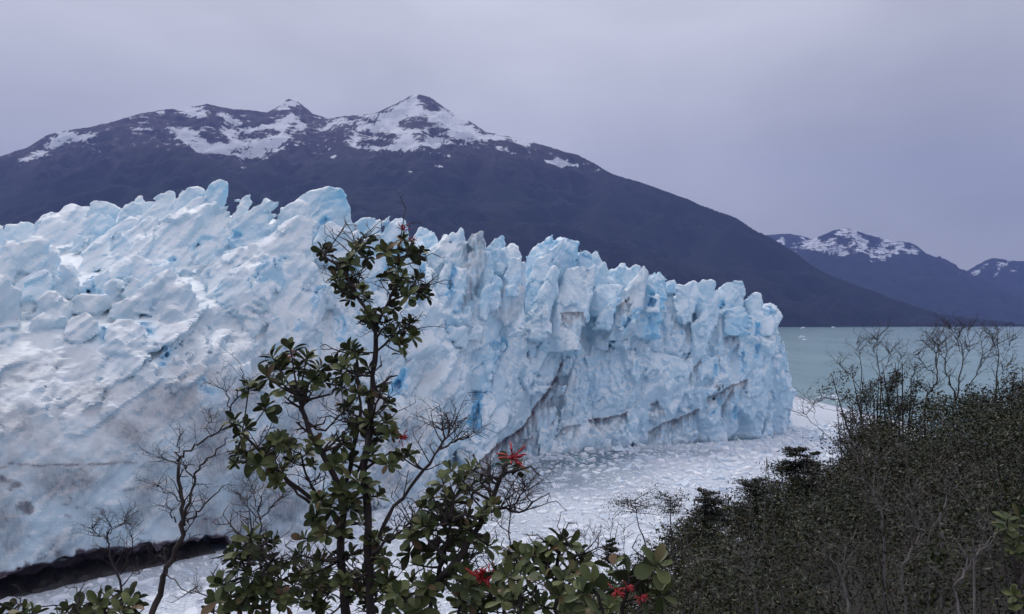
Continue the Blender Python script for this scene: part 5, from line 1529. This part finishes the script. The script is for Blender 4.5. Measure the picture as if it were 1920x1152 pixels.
# ------------------------------------------------------------------ beeches, leafy shrubs and the thicket on the slope
def leaf_quads(c, nrm, size, g):
    """one kinked rhombic leaf per row of c"""
    n = len(c)
    nrm = nrm / (np.linalg.norm(nrm, axis=1)[:, None] + 1e-9)
    a = np.cross(nrm, g.normal(size=(n, 3))); a /= np.linalg.norm(a, axis=1)[:, None] + 1e-9
    b = np.cross(nrm, a)
    s = (size * g.uniform(.6, 1.3, n))[:, None]
    V = np.stack([c - a * s, c - b * s * .45 - nrm * s * .1, c + a * s, c + b * s * .45 - nrm * s * .1], 1).reshape(-1, 3)
    return V, np.arange(4 * n).reshape(n, 4)

def beech(name, label, d, x, y0, ytop, w, layers, seed, group=None, flat=False, lean=0, density=1.0, leaf=.030):
    """a small southern beech: flat sprays of tiny leaves on level branches"""
    g = np.random.default_rng(seed)
    base = P(x, y0, d); top = P(x + lean, ytop, d)
    gz = float(ground_z(base[:1], base[1:2])[0])
    root = tag(empty(name, base), label, 'tree' if name == 'beech_tree' else 'shrub', group)
    hgt = top[2] - base[2]; wm = w / F * d
    tr = Acc()
    path = smooth_path([[base[0], base[1], min(gz, base[2]) - .1], base, base + (top - base) * .5 + g.normal(0, .03 * hgt, 3), top])
    tr.tube(path, np.linspace(.022 * hgt, .004 * hgt, len(path)), 6)
    tr.build('trunk', M_BARK, root)
    C_, N_ = [], []
    for k in range(layers):
        f = np.clip((k + .5 + g.normal(0, .3)) / layers, .1, 1) if not flat else .72 + .28 * (k + .5) / layers
        p = base + (top - base) * f
        wd = wm * (.5 if flat else (.25 + .75 * (1 - f) ** .8) * .5) * g.uniform(.7, 1.2)
        for side in range(3):
            a = g.uniform(0, 2 * math.pi) if side == 2 else (0 if side else math.pi) + g.normal(0, .5)
            e = p + np.array([math.cos(a) * wd, math.sin(a) * wd, wd * g.uniform(-.2, .6)])
            br = bez(p, e, np.array([0, 0, wd * .1]), 7)
            t2 = Acc(); t2.tube(br, np.linspace(.008 * hgt, .002 * hgt, 7), 4)
            t2.build('branch', M_BARK, root)
            n = int(300 * density * (0.5 + wd / wm))
            t = g.random(n) ** .7
            pos = br[(t * 6).astype(int)] + (g.normal(size=(n, 3)) * (.22, .22, .09)) * wd + np.array([0, 0, .02 * wd])
            C_.append(pos); N_.append(np.array([0, 0, 1.0]) + g.normal(0, .45, (n, 3)))
    V, Fq = leaf_quads(np.concatenate(C_), np.concatenate(N_), leaf / 16 * d, g)
    tag(link('foliage', mesh_np('foliage', V, Fq, M_DARKLEAF), root), kind='stuff')
    return root

beech('beech_tree', 'dark layered beech sapling rising highest at the left shoulder of the thicket', 17, 1492, 970, 842, 150, 13, 71, 'beeches before the packed ice')
beech('beech_tree', 'thin dark beech just right of the highest layered beech sapling', 18, 1527, 950, 848, 60, 8, 72, 'beeches before the packed ice', density=.7)
beech('beech_tree', 'broad dark beech crown standing out left of centre of the thicket edge', 16, 1325, 1060, 924, 150, 12, 73, 'beeches before the packed ice')
beech('beech_tree', 'spreading beech crown between the broad one and the highest sapling', 17, 1425, 1010, 908, 160, 11, 74, 'beeches before the packed ice', lean=-10)
beech('beech_tree', 'flat topped little beech on two slanting stems over the white ice', 15, 1212, 1040, 936, 110, 5, 75, 'beeches before the packed ice', flat=True, lean=-22, density=.3, leaf=.022)
beech('beech_tree', 'wispy beech leaning in front of the flat topped one toward the broad crown', 15, 1265, 1050, 932, 60, 6, 76, 'beeches before the packed ice', flat=True, lean=-8, density=.25, leaf=.022)
beech('beech_tree', 'tiny beech seedling behind the dead stems at the thicket tip', 13, 1145, 1060, 1008, 46, 6, 77, 'beeches before the packed ice', density=.6)

def leafy(label, d, x, y0, ytop, w, n, seed, group, leaf=.03, mat=None, lean=0):
    """a dense upright shrub: many stems, leaves gathered in clumps with gaps"""
    g = np.random.default_rng(seed)
    base = P(x, y0, d); hgt = (y0 - ytop) / F * d; wm = w / F * d
    gz = float(ground_z(base[:1], base[1:2])[0])
    root = tag(empty('leafy_shrub', base), label, 'shrub', group)
    C_, N_ = [], []
    for k in range(7):
        e = base + np.array([g.normal(0, .3) * wm + lean / F * d, g.normal(0, .3) * wm, hgt * g.uniform(.55, 1.0)])
        br = bez(np.array([base[0], base[1], min(gz, base[2]) - .1]), e, np.array([g.normal(0, .1), g.normal(0, .1), 0]) * wm, 9)
        t2 = Acc(); t2.tube(br, np.linspace(.02 * hgt, .004 * hgt, 9), 5); t2.build('branch', M_BARK, root)
        for c in range(14):
            t = g.uniform(.3, 1)
            c0 = br[int(t * 8)] + g.normal(0, .13, 3) * wm
            m = n // 98
            C_.append(c0 + g.normal(size=(m, 3)) * .07 * wm); N_.append(np.array([0, -.3, .8]) + g.normal(0, .7, (m, 3)))
    V, Fq = leaf_quads(np.concatenate(C_), np.concatenate(N_), leaf / 20 * d, g)
    tag(link('foliage', mesh_np('foliage', V, Fq, mat or M_DARKLEAF), root), kind='stuff')
    return root
leafy('dark leafy shrub under the sparse bare tree at the left end of the row', 22, 1640, 850, 700, 120, 8200, 81, 'dark shrubs under the bare trees', .034)
leafy('dark pointed leafy shrub between the sparse bare tree and the crooked one', 22.5, 1692, 830, 672, 75, 7000, 82, 'dark shrubs under the bare trees', .034)
leafy('small dark leafy bush hanging over the packed ice left of the bare trees', 19, 1602, 880, 752, 60, 2600, 83, 'dark shrubs under the bare trees', .03)
leafy('dark leafy bush crowning the right edge of the slope', 21, 1905, 830, 690, 90, 4200, 84, 'dark shrubs under the bare trees', .034)
leafy('little dark bush at the left edge of the slope below the forked branch', 17, 1592, 900, 818, 46, 1800, 85, 'dark shrubs under the bare trees', .028)

g = np.random.default_rng(91)
VV, FF, KK, TV = [], [], [], Acc()
off = 0
placed = []
for tries in range(6500):
    y = math.sqrt(g.uniform(3.5 ** 2, 29 ** 2)); q = g.uniform(.07, 1.1)
    x = q * y
    if (q < .125 and y > 13) or (q < .24 and y < 6.5): continue
    sp = .50 + .042 * y
    if any((x - a) ** 2 + (y - b) ** 2 < sp * sp for a, b in placed): continue
    placed.append((x, y))
    gz = float(ground_z(np.array([x]), np.array([y]))[0])
    top_limit = np.interp(q, [.07, .12, .2, .24, .30, .36, .42, .5, .64, 1.1], [.345, .31, .285, .232, .22, .195, .150, .110, .072, .06])
    lim_ = min(2.5, (H - top_limit * y) - gz)
    hg = min(lim_ * g.choice([.55, .75, .9, 1.02, 1.15]) * g.uniform(.85, 1.05), lim_ + .012 * y)
    if hg < .35: continue
    wd = g.uniform(.7, 1.15) * (.62 + .024 * y)
    kind = g.random()
    nc = int(34 + 3 * y * .6)
    th_ = g.uniform(0, 2 * math.pi, nc); el_ = np.arcsin(g.uniform(-.15, 1, nc))
    rr_ = g.uniform(.72, 1.0, nc)
    cc = np.stack([np.cos(th_) * np.cos(el_) * wd * rr_, np.sin(th_) * np.cos(el_) * wd * rr_, hg * (.36 + .62 * np.sin(el_) * rr_ + g.normal(0, .07, nc))], -1)
    lsz = (.010 + .00105 * y) * g.uniform(.75, 1.45)
    n = int(2300 * min(1.0, .5 + 5 / y) * (wd / .9) * min(1.6, (.016 / (.010 + .0003 * y))))
    n = min(n, 2150 if y > 8 else 2100)
    if q > .8: n = int(n * .6)
    k = g.integers(nc, size=n)
    sp_ = g.uniform(.09, .17)
    C_ = cc[k] + g.normal(size=(n, 3)) * (sp_, sp_, sp_ * .6) * wd + (x, y, gz)
    C_ = C_[C_[:, 2] < np.minimum(gz + hg * 1.02, gz + lim_ + .012 * y)]
    n = len(C_)
    if n < 50: continue
    V, Fq = leaf_quads(C_, np.array([0, -.15, .6]) + g.normal(0, .6 + .4 * kind, (n, 3)), lsz, g)
    VV.append(V); FF.append(Fq + off); off += len(V); KK.append(np.full(len(V), kind))
    for j in range(5):
        e = cc[g.integers(nc)] * (1.05, 1.05, g.uniform(1.0, 1.2)) + (x, y, gz)
        e[2] = min(e[2], gz + lim_ + .022 * y)
        br = bez(np.array([x + g.normal(0, .1), y + g.normal(0, .1), gz - .05]), e, g.normal(0, .1, 3), 5)
        TV.tube(br, np.linspace(.007, .002, 5) * (1 + y / 40), 3)
print('thicket shrubs', len(placed), 'leaves', off // 4)
th = tag(empty('thicket', (8, 14, H - 6)), 'dense dark thicket of small leaved scrub covering the slope at bottom right', 'thicket', kind='stuff')
me = mesh_np('foliage', np.concatenate(VV), np.concatenate(FF), M_SMALL)
attr(me, 'sort', np.concatenate(KK))
tag(link('foliage', me, th), kind='stuff')
tag(TV.build('stems', M_BARK, th), kind='stuff')
